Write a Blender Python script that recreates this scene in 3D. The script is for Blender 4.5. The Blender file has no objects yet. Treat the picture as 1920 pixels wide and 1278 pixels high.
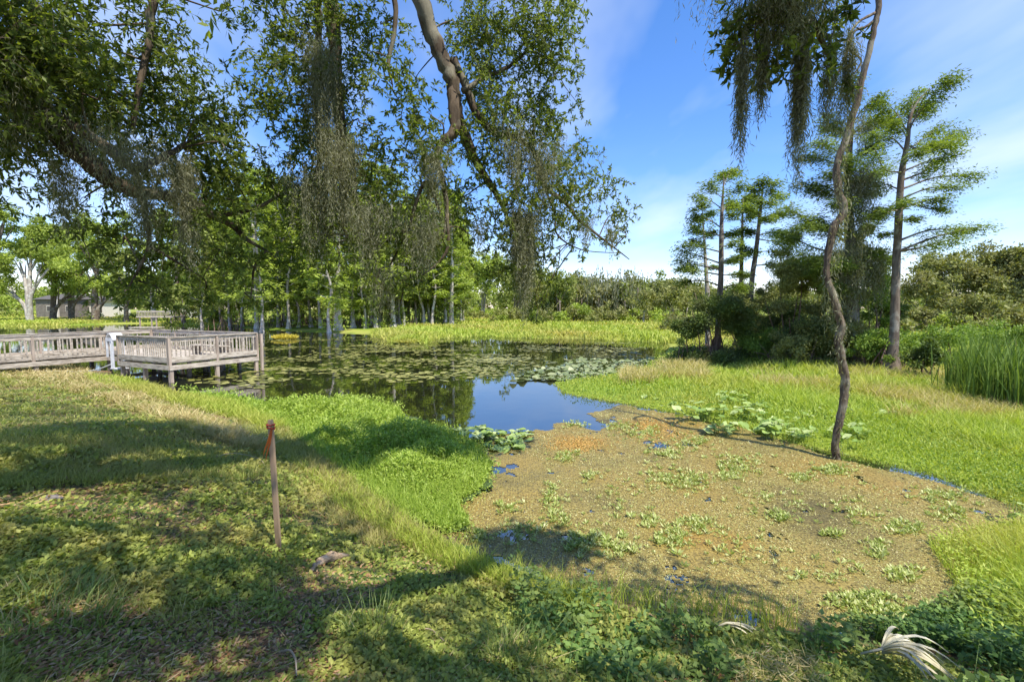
import bpy, math, random
import numpy as np

rng = np.random.default_rng(11)
random.seed(11)
SC = bpy.context.scene
COL = SC.collection
PI = math.pi

# ------------------------------------------------------------------ camera model (used to place things where the photo has them)
FPX, CX, CY, HOR = 853.0, 960.0, 639.0, 577.0
CAM = np.array([0.0, 0.0, 3.0])
TP = (CY - HOR) / FPX
CP, SP = 1 / math.sqrt(1 + TP * TP), TP / math.sqrt(1 + TP * TP)


def ray(px, py):
    u, v = (px - CX) / FPX, (CY - py) / FPX
    return np.array([u + 0 * v, CP + v * SP, -SP + v * CP])


def PZ(px, py, z=0.0):
    d = ray(px, py)
    return CAM + d * ((z - CAM[2]) / d[2])


def PD(px, py, y):
    d = ray(px, py)
    return CAM + d * (y / d[1])


def project(P):
    """world (n,3) -> px,py,depth"""
    x, y, z = P[:, 0], P[:, 1], P[:, 2] - CAM[2]
    dep = y * CP - z * SP
    up = y * SP + z * CP
    dep = np.where(dep < 0.05, 0.05, dep) * np.where(y * CP - z * SP < 0.05, -1, 1)
    return CX + FPX * x / dep, CY - FPX * up / dep, dep


# sun
SUN_EL, SUN_AZ = math.radians(61), math.radians(138)      # azimuth clockwise from +Y : behind the camera, to the right
SUN = np.array([math.sin(SUN_AZ) * math.cos(SUN_EL), math.cos(SUN_AZ) * math.cos(SUN_EL), math.sin(SUN_EL)])

# ------------------------------------------------------------------ small maths helpers


def unit(a):
    return a / np.maximum(np.linalg.norm(a, axis=-1, keepdims=True), 1e-9)


def rvec(n):
    return unit(rng.normal(size=(n, 3)))


_H = np.random.default_rng(5).random((256, 256))


def vnoise(x, y):
    xi, yi = np.floor(x).astype(int), np.floor(y).astype(int)
    fx, fy = x - xi, y - yi
    fx, fy = fx * fx * (3 - 2 * fx), fy * fy * (3 - 2 * fy)
    a, b = _H[xi & 255, yi & 255], _H[(xi + 1) & 255, yi & 255]
    c, d = _H[xi & 255, (yi + 1) & 255], _H[(xi + 1) & 255, (yi + 1) & 255]
    return (a * (1 - fx) + b * fx) * (1 - fy) + (c * (1 - fx) + d * fx) * fy


def fbm(x, y, o=3):
    s, a, t = 0, 1.0, 0
    for k in range(o):
        s = s + a * vnoise(x * 2 ** k + 17.3 * k, y * 2 ** k + 5.1 * k)
        t += a
        a *= 0.5
    return s / t


def sstep(a, b, x):
    t = np.clip((x - a) / (b - a), 0, 1)
    return t * t * (3 - 2 * t)


def inpoly(x, y, poly):
    x, y = np.asarray(x, float), np.asarray(y, float)
    c = np.zeros(x.shape, bool)
    n = len(poly)
    for i in range(n):
        x1, y1 = poly[i][:2]
        x2, y2 = poly[(i + 1) % n][:2]
        if y1 == y2:
            continue
        c ^= ((y1 > y) != (y2 > y)) & (x < (x2 - x1) * (y - y1) / (y2 - y1) + x1)
    return c


def pdist(x, y, pts, closed=False):
    x, y = np.asarray(x, float), np.asarray(y, float)
    d = np.full(x.shape, 1e9)
    n = len(pts)
    for i in range(n if closed else n - 1):
        ax, ay = pts[i][:2]
        bx, by = pts[(i + 1) % n][:2]
        dx, dy = bx - ax, by - ay
        L = dx * dx + dy * dy + 1e-12
        t = np.clip(((x - ax) * dx + (y - ay) * dy) / L, 0, 1)
        d = np.minimum(d, (x - ax - t * dx) ** 2 + (y - ay - t * dy) ** 2)
    return np.sqrt(d)


# ------------------------------------------------------------------ mesh builder


class MB:
    def __init__(s):
        s.v, s.q, s.t, s.n = [], [], [], 0

    def add(s, V, quads=None, tris=None, m=0, smooth=False):
        V = np.asarray(V, np.float32).reshape(-1, 3)
        if quads is not None and len(quads):
            q = np.asarray(quads, np.int64).reshape(-1, 4) + s.n
            s.q.append((q, m, smooth))
        if tris is not None and len(tris):
            t = np.asarray(tris, np.int64).reshape(-1, 3) + s.n
            s.t.append((t, m, smooth))
        s.v.append(V)
        s.n += len(V)

    def merge(s, o, M=None, loc=(0, 0, 0), scale=1.0, rot=0.0):
        """add a transformed copy of another builder"""
        if not o.v:
            return
        V = np.concatenate(o.v)
        c, sn = math.cos(rot), math.sin(rot)
        sc = np.ones(3) * np.asarray(scale)
        V = V * sc
        V = np.stack([V[:, 0] * c - V[:, 1] * sn, V[:, 0] * sn + V[:, 1] * c, V[:, 2]], 1) + np.asarray(loc)
        for q, m, sm in o.q:
            s.q.append((q + s.n, m, sm))
        for t, m, sm in o.t:
            s.t.append((t + s.n, m, sm))
        s.v.append(V.astype(np.float32))
        s.n += len(V)

    def build(s, name, mats, parent=None, origin=(0, 0, 0)):
        me = bpy.data.meshes.new(name)
        V = (np.concatenate(s.v) if s.v else np.zeros((0, 3))) - np.asarray(origin, np.float32)
        nq = sum(len(a[0]) for a in s.q)
        nt = sum(len(a[0]) for a in s.t)
        me.vertices.add(len(V))
        me.vertices.foreach_set('co', V.astype(np.float32).ravel())
        me.loops.add(nq * 4 + nt * 3)
        me.polygons.add(nq + nt)
        idx = np.concatenate([a[0].ravel() for a in s.q] + [a[0].ravel() for a in s.t]) if (nq + nt) else np.zeros(0, int)
        me.loops.foreach_set('vertex_index', idx.astype(np.int32))
        ls = np.concatenate([np.arange(nq) * 4, nq * 4 + np.arange(nt) * 3]).astype(np.int32)
        me.polygons.foreach_set('loop_start', ls)
        me.polygons.foreach_set('material_index', np.concatenate([np.full(len(a[0]), a[1]) for a in s.q + s.t]).astype(np.int32))
        me.polygons.foreach_set('use_smooth', np.concatenate([np.full(len(a[0]), a[2]) for a in s.q + s.t]).astype(bool))
        me.update(calc_edges=True)
        me.validate()
        for m in (mats if isinstance(mats, (list, tuple)) else [mats]):
            me.materials.append(m)
        o = bpy.data.objects.new(name, me)
        COL.objects.link(o)
        if parent is not None:
            o.parent = parent
        else:
            o.location = origin
        return o


def tag(o, label=None, cat=None, group=None, kind=None):
    if label: o['label'] = label
    if cat: o['category'] = cat
    if group: o['group'] = group
    if kind: o['kind'] = kind
    return o


def thing(name, label, cat, loc, group=None):
    o = bpy.data.objects.new(name, None)
    o.empty_display_size = 0.2
    COL.objects.link(o)
    o.location = loc
    return tag(o, label, cat, group)


def smooth(pts, rads, n):
    """Catmull-Rom resample of a polyline with radii"""
    P = np.asarray(pts, float)
    R = np.asarray(rads, float)
    P2 = np.vstack([2 * P[0] - P[1], P, 2 * P[-1] - P[-2]])
    m = len(P) - 1
    t = np.linspace(0, m, n)
    i = np.minimum(t.astype(int), m - 1)
    f = (t - i)[:, None]
    a, b, c, d = P2[i], P2[i + 1], P2[i + 2], P2[i + 3]
    Q = 0.5 * (2 * b + (c - a) * f + (2 * a - 5 * b + 4 * c - d) * f ** 2 + (3 * b - a - 3 * c + d) * f ** 3)
    return Q, np.interp(t, np.arange(m + 1), R)


def tube(mb, pts, rads, sides=7, m=0, lump=0.0, cap=True):
    P = np.asarray(pts, float)
    n = len(P)
    R = np.broadcast_to(np.asarray(rads, float), (n,))
    T = unit(np.gradient(P, axis=0))
    ref = np.array([0.0, 0, 1]) if abs(T[0, 2]) < 0.9 else np.array([1.0, 0, 0])
    U = np.zeros((n, 3))
    u = unit(np.cross(T[0], ref))
    for k in range(n):
        u = unit(u - T[k] * np.dot(u, T[k]))
        U[k] = u
    W = np.cross(T, U)
    a = np.arange(sides) * 2 * PI / sides
    rr = R[:, None] * (1 + lump * rng.normal(size=(n, sides)))
    V = P[:, None] + rr[..., None] * (np.cos(a)[None, :, None] * U[:, None] + np.sin(a)[None, :, None] * W[:, None])
    i = np.arange(n - 1)[:, None] * sides
    j = np.arange(sides)[None]
    j2 = (j + 1) % sides
    q = np.stack([i + j, i + j2, i + sides + j2, i + sides + j], -1).reshape(-1, 4)
    V = V.reshape(-1, 3)
    tr = None
    if cap:
        V = np.vstack([V, P[-1] + T[-1] * R[-1], P[0]])
        e = (n - 1) * sides
        tr = [[e + k, e + (k + 1) % sides, n * sides] for k in range(sides)] + [[(k + 1) % sides, k, n * sides + 1] for k in range(sides)]
    mb.add(V, q, tr, m, True)


def box(mb, c, size, ax=None, m=0):
    c = np.asarray(c, float)
    A = np.eye(3) if ax is None else np.asarray(ax, float)
    h = np.asarray(size, float) / 2
    s = np.array([[-1, -1, -1], [1, -1, -1], [1, 1, -1], [-1, 1, -1], [-1, -1, 1], [1, -1, 1], [1, 1, 1], [-1, 1, 1]]) * h
    mb.add(c + s @ A, [[0, 3, 2, 1], [4, 5, 6, 7], [0, 1, 5, 4], [1, 2, 6, 5], [2, 3, 7, 6], [3, 0, 4, 7]], None, m)


def bar(mb, a, b, w, h, m=0, up=(0, 0, 1), ext=0.0):
    """a beam from a to b, w wide sideways, h tall"""
    a, b = np.asarray(a, float), np.asarray(b, float)
    t = unit(b - a)
    s = unit(np.cross(np.asarray(up, float), t))
    u = np.cross(t, s)
    box(mb, (a + b) / 2, (np.linalg.norm(b - a) + 2 * ext, w, h), [t, s, u], m)


def leaf(mb, C, A, L, W, m=0, N=None, wide=0.45):
    """diamond leaves: base C, axis A, length L, width W; N = preferred normal"""
    n = len(C)
    if n == 0:
        return
    A = unit(A)
    L = np.broadcast_to(np.asarray(L, float), (n,))[:, None]
    W = np.broadcast_to(np.asarray(W, float), (n,))[:, None]
    B = np.cross(A, rvec(n) if N is None else N)
    B = unit(B)
    mid = C + A * L * wide
    V = np.stack([C, mid + B * W / 2, C + A * L, mid - B * W / 2], 1)
    mb.add(V.reshape(-1, 3), np.arange(n * 4).reshape(n, 4), None, m)


def blade(mb, C, H, W, lean, m=0):
    """grass blades: base C, height H, width W, lean (n,2) horizontal tip offset (as a share of H)"""
    n = len(C)
    if n == 0:
        return
    H = np.broadcast_to(np.asarray(H, float), (n,))[:, None]
    W = np.broadcast_to(np.asarray(W, float), (n,))[:, None]
    a = rng.random(n) * 2 * PI
    S = np.stack([np.cos(a), np.sin(a), 0 * a], 1)
    Ld = np.hstack([lean, np.zeros((n, 1))])
    up = np.array([0, 0, 1.0])
    m1 = C + up * H * 0.55 + Ld * H * 0.3
    tip = C + up * H * 0.95 + Ld * H
    V = np.stack([C - S * W * .4, C + S * W * .4, m1 + S * W / 2, m1 - S * W / 2, tip], 1).reshape(-1, 3)
    k = np.arange(n)[:, None] * 5
    mb.add(V, k + np.array([0, 1, 2, 3]), k + np.array([3, 2, 4]), m)


def strands(mb, A, L, seg=0.06, wid=0.012, drift=0.012, leafL=1.5, m=0, curl=0.35):
    """hanging strands of moss: A (n,3) anchors, L (n,) lengths"""
    for k in range(len(A)):
        ns = max(2, int(L[k] / seg))
        off = np.cumsum(rng.normal(size=(ns, 3)) * drift, 0)
        off[:, 2] *= 0.4
        P = A[k] + off - np.array([0, 0, 1.0]) * (np.arange(ns) * seg)[:, None]
        ax = np.array([0, 0, -1.0]) + rng.normal(size=(ns, 3)) * curl
        leaf(mb, P, ax, seg * leafL * (0.7 + 0.6 * rng.random(ns)), wid * (0.6 + 0.8 * rng.random(ns)), m, wide=0.5)


# ------------------------------------------------------------------ materials


def nmat(name):
    m = bpy.data.materials.new(name)
    m.use_nodes = True
    nt = m.node_tree
    return m, nt, nt.nodes, nt.links, nt.nodes['Principled BSDF'], nt.nodes['Material Output']


def ramp(N, cols, pos=None):
    r = N.new('ShaderNodeValToRGB')
    e = r.color_ramp.elements
    pos = pos or [i / (len(cols) - 1) for i in range(len(cols))]
    while len(e) < len(cols):
        e.new(0.5)
    for k, (c, p) in enumerate(zip(cols, pos)):
        e[k].position = p
        e[k].color = (*c, 1)
    return r


def noise(N, L, scale, detail=3, coord='Object', rough=0.55, stretch=None):
    tc = N.new('ShaderNodeTexCoord')
    n = N.new('ShaderNodeTexNoise')
    n.inputs['Scale'].default_value = scale
    n.inputs['Detail'].default_value = detail
    n.inputs['Roughness'].default_value = rough
    if stretch:
        mp = N.new('ShaderNodeMapping')
        mp.inputs['Scale'].default_value = stretch
        L.new(tc.outputs[coord], mp.inputs[0])
        L.new(mp.outputs[0], n.inputs['Vector'])
    else:
        L.new(tc.outputs[coord], n.inputs['Vector'])
    return n


def mixc(N, L, a, b, f, mode='MIX'):
    x = N.new('ShaderNodeMix')
    x.data_type = 'RGBA'
    x.blend_type = mode
    for s, v in ((6, a), (7, b)):
        if isinstance(v, tuple):
            x.inputs[s].default_value = (*v, 1)
        else:
            L.new(v, x.inputs[s])
    if isinstance(f, (int, float)):
        x.inputs[0].default_value = f
    else:
        L.new(f, x.inputs[0])
    return x.outputs[2]


def leafmat(name, cols, transl=0.35, rough=0.55, patch=None, pscale=0.8, pfac=0.8, spec=0.3):
    """per-leaf colour from a ramp, patches of another colour by noise, part of the light let through"""
    m, nt, N, L, P, O = nmat(name)
    g = N.new('ShaderNodeNewGeometry')
    r = ramp(N, cols)
    L.new(g.outputs['Random Per Island'], r.inputs[0])
    c = r.outputs[0]
    if patch:
        n = noise(N, L, pscale, 3)
        rr = ramp(N, [(0, 0, 0), (1, 1, 1)], [0.45, 0.62])
        L.new(n.outputs[0], rr.inputs[0])
        mm = N.new('ShaderNodeMath')
        mm.operation = 'MULTIPLY'
        mm.inputs[1].default_value = pfac
        L.new(rr.outputs[0], mm.inputs[0])
        c = mixc(N, L, c, patch, mm.outputs[0])
    L.new(c, P.inputs['Base Color'])
    P.inputs['Roughness'].default_value = rough
    P.inputs['Specular IOR Level'].default_value = spec
    if transl > 0:
        t = N.new('ShaderNodeBsdfTranslucent')
        tc = mixc(N, L, c, (1.0, 1.0, 0.35), 1.0, 'MULTIPLY')
        L.new(tc, t.inputs[0])
        x = N.new('ShaderNodeMixShader')
        x.inputs[0].default_value = transl
        L.new(P.outputs[0], x.inputs[1])
        L.new(t.outputs[0], x.inputs[2])
        L.new(x.outputs[0], O.inputs[0])
    return m


def barkmat(name, c1, c2, lichen=None, scale=9, bump=0.6, stretch=(1, 1, 0.18), lscale=2.2):
    m, nt, N, L, P, O = nmat(name)
    n = noise(N, L, scale, 5, stretch=stretch, rough=0.65)
    r = ramp(N, [c1, c2], [0.35, 0.68])
    L.new(n.outputs[0], r.inputs[0])
    c = r.outputs[0]
    if lichen:
        n2 = noise(N, L, lscale, 4)
        r2 = ramp(N, [(0, 0, 0), (1, 1, 1)], [0.5, 0.62])
        L.new(n2.outputs[0], r2.inputs[0])
        c = mixc(N, L, c, lichen, r2.outputs[0])
    L.new(c, P.inputs['Base Color'])
    P.inputs['Roughness'].default_value = 0.9
    P.inputs['Specular IOR Level'].default_value = 0.15
    b = N.new('ShaderNodeBump')
    b.inputs['Strength'].default_value = bump
    b.inputs['Distance'].default_value = 0.04
    L.new(n.outputs[0], b.inputs['Height'])
    L.new(b.outputs[0], P.inputs['Normal'])
    return m


def plain(name, c, rough=0.6, c2=None, scale=8, stretch=None, bump=0.0):
    m, nt, N, L, P, O = nmat(name)
    n = noise(N, L, scale, 5, stretch=stretch)
    r = ramp(N, [c, c2 or tuple(x * 0.8 for x in c)], [0.38, 0.64])
    L.new(n.outputs[0], r.inputs[0])
    L.new(r.outputs[0], P.inputs['Base Color'])
    P.inputs['Roughness'].default_value = rough
    if bump:
        b = N.new('ShaderNodeBump')
        b.inputs['Strength'].default_value = bump
        b.inputs['Distance'].default_value = 0.02
        L.new(n.outputs[0], b.inputs['Height'])
        L.new(b.outputs[0], P.inputs['Normal'])
    return m


M = {}
M['oak_leaf'] = leafmat('oak_leaf', [(0.085, 0.125, 0.028), (0.155, 0.21, 0.045), (0.25, 0.31, 0.07)], 0.58, 0.5, spec=0.25)
M['oak_bark'] = barkmat('oak_bark', (0.045, 0.034, 0.025), (0.14, 0.105, 0.072), (0.19, 0.175, 0.13), 7, 0.9)
M['moss'] = leafmat('moss', [(0.14, 0.145, 0.085), (0.24, 0.245, 0.16), (0.37, 0.375, 0.27)], 0.45, 0.9, spec=0.05)
M['sapling_bark'] = barkmat('sapling_bark', (0.06, 0.043, 0.03), (0.19, 0.15, 0.11), (0.25, 0.23, 0.175), 12, 0.8)
M['cyp_bark'] = barkmat('cyp_bark', (0.07, 0.052, 0.04), (0.22, 0.175, 0.135), (0.26, 0.235, 0.195), 7, 0.8)
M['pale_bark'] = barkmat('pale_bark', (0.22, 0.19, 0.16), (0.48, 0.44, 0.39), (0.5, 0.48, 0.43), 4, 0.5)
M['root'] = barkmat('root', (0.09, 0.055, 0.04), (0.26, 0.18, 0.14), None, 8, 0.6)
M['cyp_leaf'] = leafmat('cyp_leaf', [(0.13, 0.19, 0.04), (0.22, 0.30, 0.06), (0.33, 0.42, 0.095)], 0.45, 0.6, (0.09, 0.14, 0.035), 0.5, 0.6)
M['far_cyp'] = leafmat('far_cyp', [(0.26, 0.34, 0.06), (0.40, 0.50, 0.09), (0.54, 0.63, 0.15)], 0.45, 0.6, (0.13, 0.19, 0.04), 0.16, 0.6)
M['far_dark'] = leafmat('far_dark', [(0.16, 0.20, 0.05), (0.26, 0.32, 0.075), (0.38, 0.44, 0.12)], 0.4, 0.6, (0.2, 0.19, 0.09), 0.2, 0.5)
M['olive_leaf'] = leafmat('olive_leaf', [(0.17, 0.19, 0.055), (0.27, 0.29, 0.085), (0.40, 0.41, 0.15)], 0.35, 0.6, (0.19, 0.165, 0.09), 0.3, 0.5)
M['bush_leaf'] = leafmat('bush_leaf', [(0.065, 0.105, 0.025), (0.115, 0.17, 0.04), (0.19, 0.25, 0.065)], 0.4, 0.5, (0.13, 0.115, 0.055), 0.9, 0.5)
M['vine_leaf'] = leafmat('vine_leaf', [(0.12, 0.2, 0.035), (0.21, 0.32, 0.05), (0.31, 0.42, 0.08)], 0.4, 0.5)
M['weed'] = leafmat('weed', [(0.21, 0.32, 0.04), (0.34, 0.47, 0.07), (0.52, 0.63, 0.15)], 0.45, 0.45, (0.40, 0.50, 0.09), 0.5, 0.5)
M['weed_base'] = plain('weed_base', (0.05, 0.09, 0.015), 0.9, (0.03, 0.05, 0.012), 6)
M['marsh'] = leafmat('marsh', [(0.29, 0.40, 0.05), (0.43, 0.54, 0.08), (0.58, 0.64, 0.16)], 0.45, 0.55, (0.56, 0.52, 0.15), 0.3, 0.6)
M['field'] = leafmat('field', [(0.30, 0.39, 0.05), (0.43, 0.51, 0.08), (0.54, 0.56, 0.14)], 0.4, 0.6, (0.56, 0.42, 0.16), 0.06, 0.6)
M['lawn'] = leafmat('lawn', [(0.21, 0.27, 0.055), (0.33, 0.38, 0.085), (0.47, 0.47, 0.17)], 0.4, 0.6, (0.52, 0.43, 0.19), 0.5, 0.75)
M['cover'] = leafmat('cover', [(0.17, 0.22, 0.045), (0.30, 0.36, 0.07), (0.46, 0.51, 0.13)], 0.45, 0.55, (0.46, 0.39, 0.13), 1.1, 0.6)
M['litter'] = leafmat('litter', [(0.18, 0.085, 0.04), (0.34, 0.19, 0.09), (0.46, 0.33, 0.19)], 0.1, 0.8)
M['straw'] = leafmat('straw', [(0.36, 0.27, 0.11), (0.52, 0.42, 0.19), (0.66, 0.57, 0.31)], 0.25, 0.7)
M['pad'] = leafmat('pad', [(0.2, 0.31, 0.06), (0.33, 0.44, 0.12), (0.50, 0.57, 0.25)], 0.25, 0.35, spec=0.5)
M['float_pad'] = leafmat('float_pad', [(0.09, 0.10, 0.022), (0.19, 0.19, 0.045), (0.36, 0.34, 0.10)], 0.0, 0.5)
M['grey_pad'] = leafmat('grey_pad', [(0.12, 0.16, 0.06), (0.2, 0.24, 0.10), (0.3, 0.32, 0.17)], 0.1, 0.4)
M['speck'] = leafmat('speck', [(0.06, 0.05, 0.018), (0.24, 0.19, 0.05), (0.36, 0.32, 0.09), (0.42, 0.44, 0.14), (0.7, 0.62, 0.34)], 0.1, 0.6)
M['rosette'] = leafmat('rosette', [(0.2, 0.28, 0.05), (0.36, 0.42, 0.11), (0.6, 0.62, 0.30)], 0.3, 0.45)
M['cattail'] = leafmat('cattail', [(0.08, 0.14, 0.025), (0.15, 0.24, 0.04), (0.27, 0.37, 0.08)], 0.35, 0.5)
M['wood'] = plain('wood', (0.50, 0.44, 0.36), 0.85, (0.27, 0.225, 0.175), 3.5, (1, 1, 4), 0.3)
M['wood_dark'] = plain('wood_dark', (0.24, 0.2, 0.16), 0.9, (0.12, 0.1, 0.08), 6, None, 0.3)
M['wood_post'] = plain('wood_post', (0.42, 0.34, 0.27), 0.9, (0.24, 0.19, 0.15), 5, (1, 1, .2), 0.3)
M['white'] = plain('white', (0.68, 0.68, 0.69), 0.4, (0.5, 0.51, 0.53), 5)
M['hose'] = plain('hose', (0.35, 0.36, 0.35), 0.5)
M['stake'] = plain('stake', (0.36, 0.25, 0.155), 0.85, (0.22, 0.15, 0.09), 9, (1, 1, .12), 0.3)
M['ribbon'] = leafmat('ribbon', [(0.5, 0.12, 0.03), (0.55, 0.16, 0.045)], 0.4, 0.5)
M['ribbon_knot'] = plain('ribbon_knot', (0.3, 0.035, 0.018), 0.7)
M['driftwood'] = barkmat('driftwood', (0.26, 0.175, 0.11), (0.58, 0.45, 0.32), None, 22, 1.0, (.25, 1, 1))
M['frond'] = leafmat('frond', [(0.5, 0.45, 0.31), (0.6, 0.55, 0.41), (0.68, 0.64, 0.5)], 0.25, 0.6)
M['twig'] = plain('twig', (0.5, 0.4, 0.27), 0.8, (0.35, 0.26, 0.17), 8)
M['house_wall'] = plain('house_wall', (0.2, 0.175, 0.155), 0.9, (0.13, 0.115, 0.1), 1.5)
M['house_white'] = plain('house_white', (0.72, 0.68, 0.62), 0.8)
M['house_pink'] = plain('house_pink', (0.55, 0.42, 0.38), 0.8)
M['roof'] = plain('roof', (0.11, 0.10, 0.095), 0.9, (0.07, 0.065, 0.06), 4)
M['glass'] = plain('glass', (0.04, 0.045, 0.05), 0.1)
M['stone'] = plain('stone', (0.2, 0.175, 0.16), 0.95, (0.1, 0.09, 0.085), 14, None, .9)

# ground
m, nt, N, L, P, O = nmat('ground')
at = N.new('ShaderNodeAttribute')
at.attribute_name = 'marsh'
n1 = noise(N, L, 1.3, 5)
n2 = noise(N, L, 14, 5)
soil = ramp(N, [(0.07, 0.045, 0.025), (0.18, 0.12, 0.065), (0.30, 0.22, 0.125)], [0.3, 0.52, 0.72])
L.new(n2.outputs[0], soil.inputs[0])
grn = ramp(N, [(0.045, 0.085, 0.022), (0.10, 0.13, 0.04)], [0.35, 0.65])
L.new(n2.outputs[0], grn.inputs[0])
f = ramp(N, [(0, 0, 0), (1, 1, 1)], [0.42, 0.58])
L.new(n1.outputs[0], f.inputs[0])
c = mixc(N, L, soil.outputs[0], grn.outputs[0], f.outputs[0])
n3 = noise(N, L, 0.12, 4)
fld = ramp(N, [(0.13, 0.2, 0.025), (0.22, 0.28, 0.04), (0.36, 0.30, 0.10)], [0.35, 0.5, 0.66])
L.new(n3.outputs[0], fld.inputs[0])
c = mixc(N, L, c, fld.outputs[0], at.outputs['Fac'])
L.new(c, P.inputs['Base Color'])
P.inputs['Roughness'].default_value = 0.95
P.inputs['Specular IOR Level'].default_value = 0.1
b = N.new('ShaderNodeBump')
b.inputs['Strength'].default_value = 0.8
b.inputs['Distance'].default_value = 0.03
L.new(n2.outputs[0], b.inputs['Height'])
L.new(b.outputs[0], P.inputs['Normal'])
M['ground'] = m

# water
m, nt, N, L, P, O = nmat('water')
P.inputs['Base Color'].default_value = (0.012, 0.014, 0.006, 1)
P.inputs['Roughness'].default_value = 0.015
P.inputs['IOR'].default_value = 2.9
P.inputs['Specular IOR Level'].default_value = 0.75
n1 = noise(N, L, 1.6, 2)
b = N.new('ShaderNodeBump')
b.inputs['Strength'].default_value = 0.035
b.inputs['Distance'].default_value = 0.05
L.new(n1.outputs[0], b.inputs['Height'])
L.new(b.outputs[0], P.inputs['Normal'])
M['water'] = m

# duckweed
m, nt, N, L, P, O = nmat('duckweed')
n1 = noise(N, L, 34, 4, rough=0.7)
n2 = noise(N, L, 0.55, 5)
r1 = ramp(N, [(0.09, 0.07, 0.02), (0.215, 0.16, 0.04), (0.325, 0.245, 0.065), (0.48, 0.41, 0.155)], [0.34, 0.47, 0.6, 0.76])
L.new(n1.outputs[0], r1.inputs[0])
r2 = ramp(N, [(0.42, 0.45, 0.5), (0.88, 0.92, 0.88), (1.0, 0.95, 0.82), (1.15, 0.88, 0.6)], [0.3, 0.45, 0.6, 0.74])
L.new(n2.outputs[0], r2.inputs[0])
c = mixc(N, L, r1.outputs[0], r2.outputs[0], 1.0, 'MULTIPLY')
L.new(c, P.inputs['Base Color'])
P.inputs['Roughness'].default_value = 0.6
b = N.new('ShaderNodeBump')
b.inputs['Strength'].default_value = 0.7
b.inputs['Distance'].default_value = 0.02
L.new(n1.outputs[0], b.inputs['Height'])
L.new(b.outputs[0], P.inputs['Normal'])
M['duckweed'] = m

# ------------------------------------------------------------------ world, sun, camera
w = bpy.data.worlds.new('World')
SC.world = w
w.use_nodes = True
N, L = w.node_tree.nodes, w.node_tree.links
bg = N['Background']
sky = N.new('ShaderNodeTexSky')
sky.sky_type = 'NISHITA'
sky.sun_disc = False
sky.sun_elevation = SUN_EL
sky.sun_rotation = SUN_AZ
sky.air_density = 1.0
sky.dust_density = 0.15
sky.ozone_density = 4.5
hsv = N.new('ShaderNodeHueSaturation')
hsv.inputs['Saturation'].default_value = 1.22
hsv.inputs['Value'].default_value = 0.87
L.new(sky.outputs[0], hsv.inputs['Color'])
tc = N.new('ShaderNodeTexCoord')
sx = N.new('ShaderNodeSeparateXYZ')
L.new(tc.outputs['Generated'], sx.inputs[0])
ad = N.new('ShaderNodeMath')
ad.operation = 'ADD'
ad.inputs[1].default_value = 0.16
ab = N.new('ShaderNodeMath')
ab.operation = 'MAXIMUM'
ab.inputs[1].default_value = 0.0
L.new(sx.outputs[2], ab.inputs[0])
L.new(ab.outputs[0], ad.inputs[0])
cb = N.new('ShaderNodeCombineXYZ')
for k in (0, 1):
    dv = N.new('ShaderNodeMath')
    dv.operation = 'DIVIDE'
    L.new(sx.outputs[k], dv.inputs[0])
    L.new(ad.outputs[0], dv.inputs[1])
    L.new(dv.outputs[0], cb.inputs[k])
mp = N.new('ShaderNodeMapping')
mp.inputs['Rotation'].default_value = (0, 0, math.radians(38))
mp.inputs['Scale'].default_value = (1.1, 0.5, 1)
mp.inputs['Location'].default_value = (0.35, 0.9, 0)
L.new(cb.outputs[0], mp.inputs[0])
cn = N.new('ShaderNodeTexNoise')
cn.inputs['Scale'].default_value = 1.1
cn.inputs['Detail'].default_value = 5
cn.inputs['Roughness'].default_value = 0.5
L.new(mp.outputs[0], cn.inputs['Vector'])
cr = ramp(N, [(0, 0, 0), (0.6, 0.6, 0.6)], [0.46, 0.74])
L.new(cn.outputs[0], cr.inputs[0])
skyt = mixc(N, L, hsv.outputs[0], (1.06, 0.9, 0.98), 1.0, 'MULTIPLY')
skyc = mixc(N, L, skyt, (3.5, 3.8, 4.2), cr.outputs[0])
bn_ = N.new('ShaderNodeTexNoise')
bn_.inputs['Scale'].default_value = 3.1
bn_.inputs['Detail'].default_value = 6
bm = N.new('ShaderNodeMapping')
bm.inputs['Scale'].default_value = (1, 1, 3.2)
bm.inputs['Location'].default_value = (.35, .1, .0)
L.new(tc.outputs['Generated'], bm.inputs[0])
L.new(bm.outputs[0], bn_.inputs['Vector'])
br = ramp(N, [(0, 0, 0), (.2, .2, .2)], [0.48, 0.68])
L.new(bn_.outputs[0], br.inputs[0])
el = ramp(N, [(.6, .6, .6), (1, 1, 1), (0, 0, 0)], [0.0, 0.16, 0.32])
L.new(ab.outputs[0], el.inputs[0])
bk = mixc(N, L, br.outputs[0], el.outputs[0], 1.0, 'MULTIPLY')
skyc = mixc(N, L, skyc, (3.9, 4.1, 4.4), bk)
L.new(skyc, bg.inputs[0])
bg.inputs[1].default_value = 0.15

sd = bpy.data.lights.new('sun', 'SUN')
sd.energy = 3.7
sd.angle = math.radians(0.5)
sd.color = (1.0, 0.94, 0.82)
so = bpy.data.objects.new('sun', sd)
COL.objects.link(so)
from mathutils import Vector
so.rotation_euler = Vector(-SUN).to_track_quat('-Z', 'Y').to_euler()
so.location = (20, -30, 40)

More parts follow.
